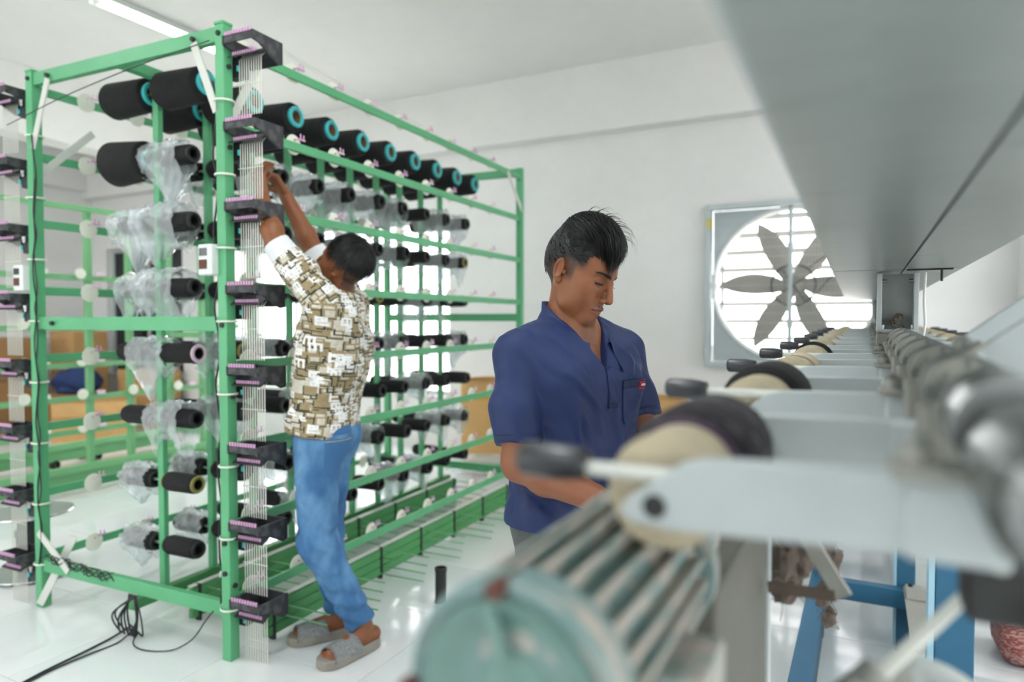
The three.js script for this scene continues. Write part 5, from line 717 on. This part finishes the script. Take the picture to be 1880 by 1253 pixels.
// ---------------------------------------------------------------- the second creel further left
{
  const x0 = -5.5, x1 = -6.55, f = thing('yarn_creel', 'second lighter green creel rack standing behind the near one', 'rack', [0, 0, 0]);
  const P = (n, g, p, m = M.green2) => part(n, g, m, f, p), zf = -0.9, zb = -4.75, zs = [-0.92, -1.5, -2.25, -2.97, -3.34, -3.68, -4.05, -4.39, -4.73];
  for (const z of zs) for (const x of z === zs[0] || z === zs[8] ? [x0, x1] : [x0]) P('post', box(0.05, 2.2, 0.045, 0.003), [x, 1.14, z]);
  for (const y of [2.22, 1.68, 1.58, 1.29, 1.0, 0.74, 0.48]) for (const x of [x0]) P('side_rail', box(0.02, 0.042, zf - zb + 0.06, 0.002), [x + (x === x0 ? 0.034 : -0.034), y, (zf + zb) / 2]);
  for (const x of [x0, x1]) { P('base_rail', box(0.06, 0.1, zf - zb + 0.06, 0.003), [x, 0.11, (zf + zb) / 2]); P('base_rail', box(0.05, 0.05, zf - zb + 0.06, 0.003), [x + 0.075, 0.2, (zf + zb) / 2]); for (const z of [zf, zb]) P('foot', box(0.06, 0.06, 0.06), [x, 0.03, z]); }
  for (const z of [zf, zb]) for (const y of [2.2, 1.2, 0.22]) P('cross_beam', box(x0 - x1 - 0.05, 0.06, 0.03, 0.002), [(x0 + x1) / 2, y, z]);
  const dg = lathe([[0, 0.006], [0.04, 0.004], [0.042, 0], [0.04, -0.004], [0, -0.004]], 20); dg.rotateZ(-Math.PI / 2);
  for (const y of [1.68, 1.29, 1.0, 0.74, 0.48]) for (let k = 0; k < 9; k++) { P('guide_disc', dg, [x0 + 0.06, y + 0.03, -1.15 - k * 0.42], M.disc); P('guide_block', box(0.03, 0.03, 0.06, 0.004), [x0 + 0.05, y + 0.033, -1.3 - k * 0.42], k % 2 ? M.pinkPale : M.disc); }
}
// ---------------------------------------------------------------- cartons, drum, floor things
function carton(label, x, z, w, h, d, ry, y = 0, open = true, mat = M.card) {
  const t = thing('carton', label, 'box', [x, y, z], ry), q = 0.006;
  part('carton_bottom', box(w, q, d), mat, t, [0, q / 2, 0]);
  for (const s of [-1, 1]) { part('carton_side', box(w, h, q), mat, t, [0, h / 2, s * (d / 2)]); part('carton_side', box(q, h, d), mat, t, [s * (w / 2), h / 2, 0]); }
  for (const s of [-1, 1]) { if (open) { part('carton_flap', mv(box(w * 0.98, d * 0.3, 0.005), 0, -d * 0.15, 0), mat, t, [0, h, s * (d / 2 + 0.009)], [s * -0.12, 0, 0]); } else part('carton_flap', box(w, 0.005, d / 2 - 0.002), mat, t, [0, h, s * d / 4]); }
  if (!open) part('tape', box(w + 0.014, 0.002, 0.05), M.bracket, t, [0, h + 0.004, 0]);
  return t;
}
carton('open brown carton by the back wall behind the man in navy polo', -1.62, -5.62, 0.62, 0.71, 0.42, 0.12);
carton('wide low open carton on the floor behind the second creel', -7.88, -4.85, 0.8, 0.43, 0.5, 0.95);
carton('low dark carton under the heap of dark blue cloth', -8.72, -5.15, 0.55, 0.44, 0.5, 0.6, 0, false, M.cardDark);
carton('tan carton by the back wall left of the windows', -8.2, -5.75, 0.6, 0.72, 0.42, 0.05, 0, true);
carton('tall closed carton in the far left corner', -9.35, -5.55, 0.5, 1.2, 0.45, 0.0, 0, false, M.card);
carton('large dark carton at the bottom of the stack by the left wall', -9.4, -4.55, 0.7, 0.62, 0.7, 0.05, 0, false, M.cardDark);
carton('dark carton on top of the stack by the left wall', -9.4, -4.55, 0.62, 0.5, 0.6, -0.1, 0.634, false, M.cardDark);
carton('open dark brown carton left of the stack by the left wall', -9.3, -3.65, 0.75, 0.7, 0.7, 0.1, 0, true, M.cardDark);
carton('brown carton nearest the camera by the left wall', -9.35, -2.7, 0.7, 0.9, 0.8, 0.0, 0, false, M.card);
{
  const t = thing('cardboard_drum', 'round tan cardboard drum behind the creel near the back wall', 'drum', [-3.08, 0, -5.62]);
  part('drum_wall', lathe([[0.005, 0.004], [0.30, 0.004], [0.305, 0.01], [0.305, 0.78], [0.312, 0.785], [0.312, 0.80], [0.296, 0.80], [0.296, 0.02], [0.005, 0.02]], 48), M.card, t);
  part('tape_band', cyl(0.3075, 0.3075, 0.06, 48, true), std({ map: tone([196, 150, 70], 0.12), roughness: 0.35 }), t, [0, 0.66, 0]);
  const sheet = bagGeo(0.8, 0.1, 0.02, 21.5); sheet.scale(1, 0.7, 1.2); single('plastic_sheet', 'crumpled clear plastic sheet at the foot of the cardboard drum', 'plastic', sheet, M.film, [-2.85, 0.105, -5.2], [0, 0.3, 0]);
}
{ // heap of cloth on the wide carton
  const g = new THREE.SphereGeometry(0.3, 40, 24), p = g.attributes.position; for (let i = 0; i < p.count; i++) { const v = V().fromBufferAttribute(p, i), k = 1 + 0.5 * fbm(v.x * 6, v.y * 6, v.z * 6); p.setXYZ(i, v.x * k * 1.0, Math.max(-0.12, v.y * k * 0.6), v.z * k * 0.8); } g.computeVertexNormals();
  single('cloth_heap', 'heap of dark blue cloth lying on a low dark carton', 'cloth', g, M.blueCloth, [-8.72, 0.58, -5.15]);
}
{ // steel reel at the bottom left
  const t = thing('steel_reel', 'steel reel with wide round flanges and black hub at the lower left', 'reel', [-3.93, 0, -2.06]);
  const fl = lathe([[0, 0], [0.16, 0], [0.19, 0.006], [0.196, 0.012], [0.19, 0.016], [0.15, 0.012], [0.05, 0.012], [0, 0.012]], 56);
  M.chrome = std({ map: tone([206, 210, 210], 0.08), roughness: 0.16, metalness: 0.9 });
  part('flange', fl, M.chrome, t, [0, 0.004, 0]); part('flange', fl, M.chrome, t, [0, 0.325, 0]);
  part('hub', lathe([[0, 0.018], [0.062, 0.018], [0.064, 0.2], [0.07, 0.21], [0.07, 0.24], [0.06, 0.25], [0.06, 0.325], [0, 0.325]], 36), M.coreBlack, t);
  part('rim_ring', mv(new THREE.TorusGeometry(0.192, 0.008, 8, 56), 0, 0, 0, Math.PI / 2), M.chrome, t, [0, 0.335, 0]);
}
{ // black tube standing on the floor, empty bobbins lying under the second creel
  const t = thing('empty_tube', 'short black plastic tube standing upright on the white floor', 'tube', [-1.79, 0, -2.74]);
  part('tube_wall', lathe([[0.021, 0.002], [0.028, 0.002], [0.029, 0.008], [0.027, 0.02], [0.027, 0.15], [0.0295, 0.156], [0.0295, 0.17], [0.022, 0.17], [0.021, 0.002]], 28), M.coreBlack, t);
  [[-6.62, -3.6, 'empty olive bobbin lying on the floor near the second creel post'], [-6.72, -4.05, 'olive and black bobbin lying on the floor beyond the second creel']].forEach(([x, z, l]) => { const b = thing('loose_bobbin', l, 'bobbin', [x, 0.036, z], 0.4); part('tube_body', pipeGeo(0.034, 0.2), M.olive, b); part('tube_cap', pipeGeo(0.036, 0.05), M.coreBlack, b, [0.1, 0, 0]); });
}
{ // cables
  const c = thing('cable_bundle', 'bundle of looped grey cables hanging from the creel bottom beam', 'cable', [-2.78, 0, -1.86]);
  for (let k = 0; k < 6; k++) { const w = 0.03 + 0.012 * k, d = 0.16 + 0.022 * (k % 4); part('cable_loop', tube([[0.01 * k - 0.03, 0.17, 0.0], [-w, 0.17 - d * 0.5, 0.01 + 0.006 * k], [-0.01 * k, 0.175 - d, 0.012], [w * 0.8, 0.17 - d * 0.55, 0.008 * k], [0.02, 0.172, 0.01]], 0.004, 36), M.cable, c); }
  part('cable_loop', tube([[0.03, 0.17, 0.01], [0.09, 0.1, 0.03], [0.085, 0.02, 0.02], [0.03, 0.012, 0.0], [0.0, 0.05, 0.02]], 0.0035, 30), M.cable, c);
  single('floor_cable', 'dark cable running across the white floor towards the lower left', 'cable', tube([[-2.80, 0.03, -1.85], [-2.82, 0.006, -1.78], [-2.80, 0.006, -1.66], [-2.78, 0.006, -1.5], [-2.72, 0.006, -1.2], [-2.7, 0.006, -0.7]], 0.0045, 60), M.cable);
  single('floor_cable', 'second thin cable beside the dark floor cable', 'cable', tube([[-2.76, 0.03, -1.84], [-2.76, 0.005, -1.78], [-2.765, 0.005, -1.66], [-2.765, 0.005, -1.5], [-2.70, 0.005, -1.2], [-2.66, 0.005, -0.7]], 0.0035, 60), M.cable);
  single('floor_cable', 'thin cable curving over the floor up to the near creel post', 'cable', tube([[-2.74, 0.02, -1.85], [-2.7, 0.005, -1.80], [-2.6, 0.005, -1.78], [-2.5, 0.005, -1.83], [-2.42, 0.05, -1.86], [-2.33, 0.15, -1.86], [-2.28, 0.2, -1.855]], 0.003, 50), M.cable);
  single('beam_cable', 'tangled grey wires tied along the bottom beam of the creel', 'cable', merge(Array.from({ length: 5 }, (_, k) => tube(Array.from({ length: 12 }, (_, i) => { const p = creelAt(-1.16 + i * 0.04 + 0.01 * k, 0.245 + 0.02 * Math.sin(i * 1.9 + k * 2.1) - i * 0.002, 0.022 + 0.012 * Math.cos(i * 2.3 + k)); return p; }), 0.0025, 60, 5))), M.cable);
}
{ // low grey channel, red sack and wall switch at the right
  const g = new RoundedBoxGeometry(0.46, 0.2, 0.3, 6, 0.07), p = g.attributes.position; for (let i = 0; i < p.count; i++) { const v = V().fromBufferAttribute(p, i), k = 1 + 0.12 * fbm(v.x * 8, v.y * 8, v.z * 8); p.setXYZ(i, v.x * k, v.y * k, v.z * k); } g.computeVertexNormals();
  const M2 = std({ map: tex(128, 128, (u, v) => { const w = PN[3](u, v) > 0.45; return w ? [150, 76, 70] : [184, 150, 142]; }), roughness: 0.8 });
  single('woven_sack', 'red and white woven sack on the floor right of the machine legs', 'sack', g, M2, [0.7, 0.105, -3.35]);
  single('floor_channel', 'low grey metal channel on the floor before the red sack', 'channel', box(0.7, 0.05, 0.06, 0.004), M.frameAl, [0.62, 0.026, -2.95]);
  const s = thing('wall_switch', 'small white switch box with red marks on the back wall', 'switch', [0.32, 1.36, -6.075]); part('switch_body', box(0.09, 0.15, 0.05, 0.01), M.whiteBox, s); part('switch_button', box(0.016, 0.05, 0.02, 0.004), M.rust, s, [-0.02, 0, 0.03]);
}
renderer.render(scene, camera);
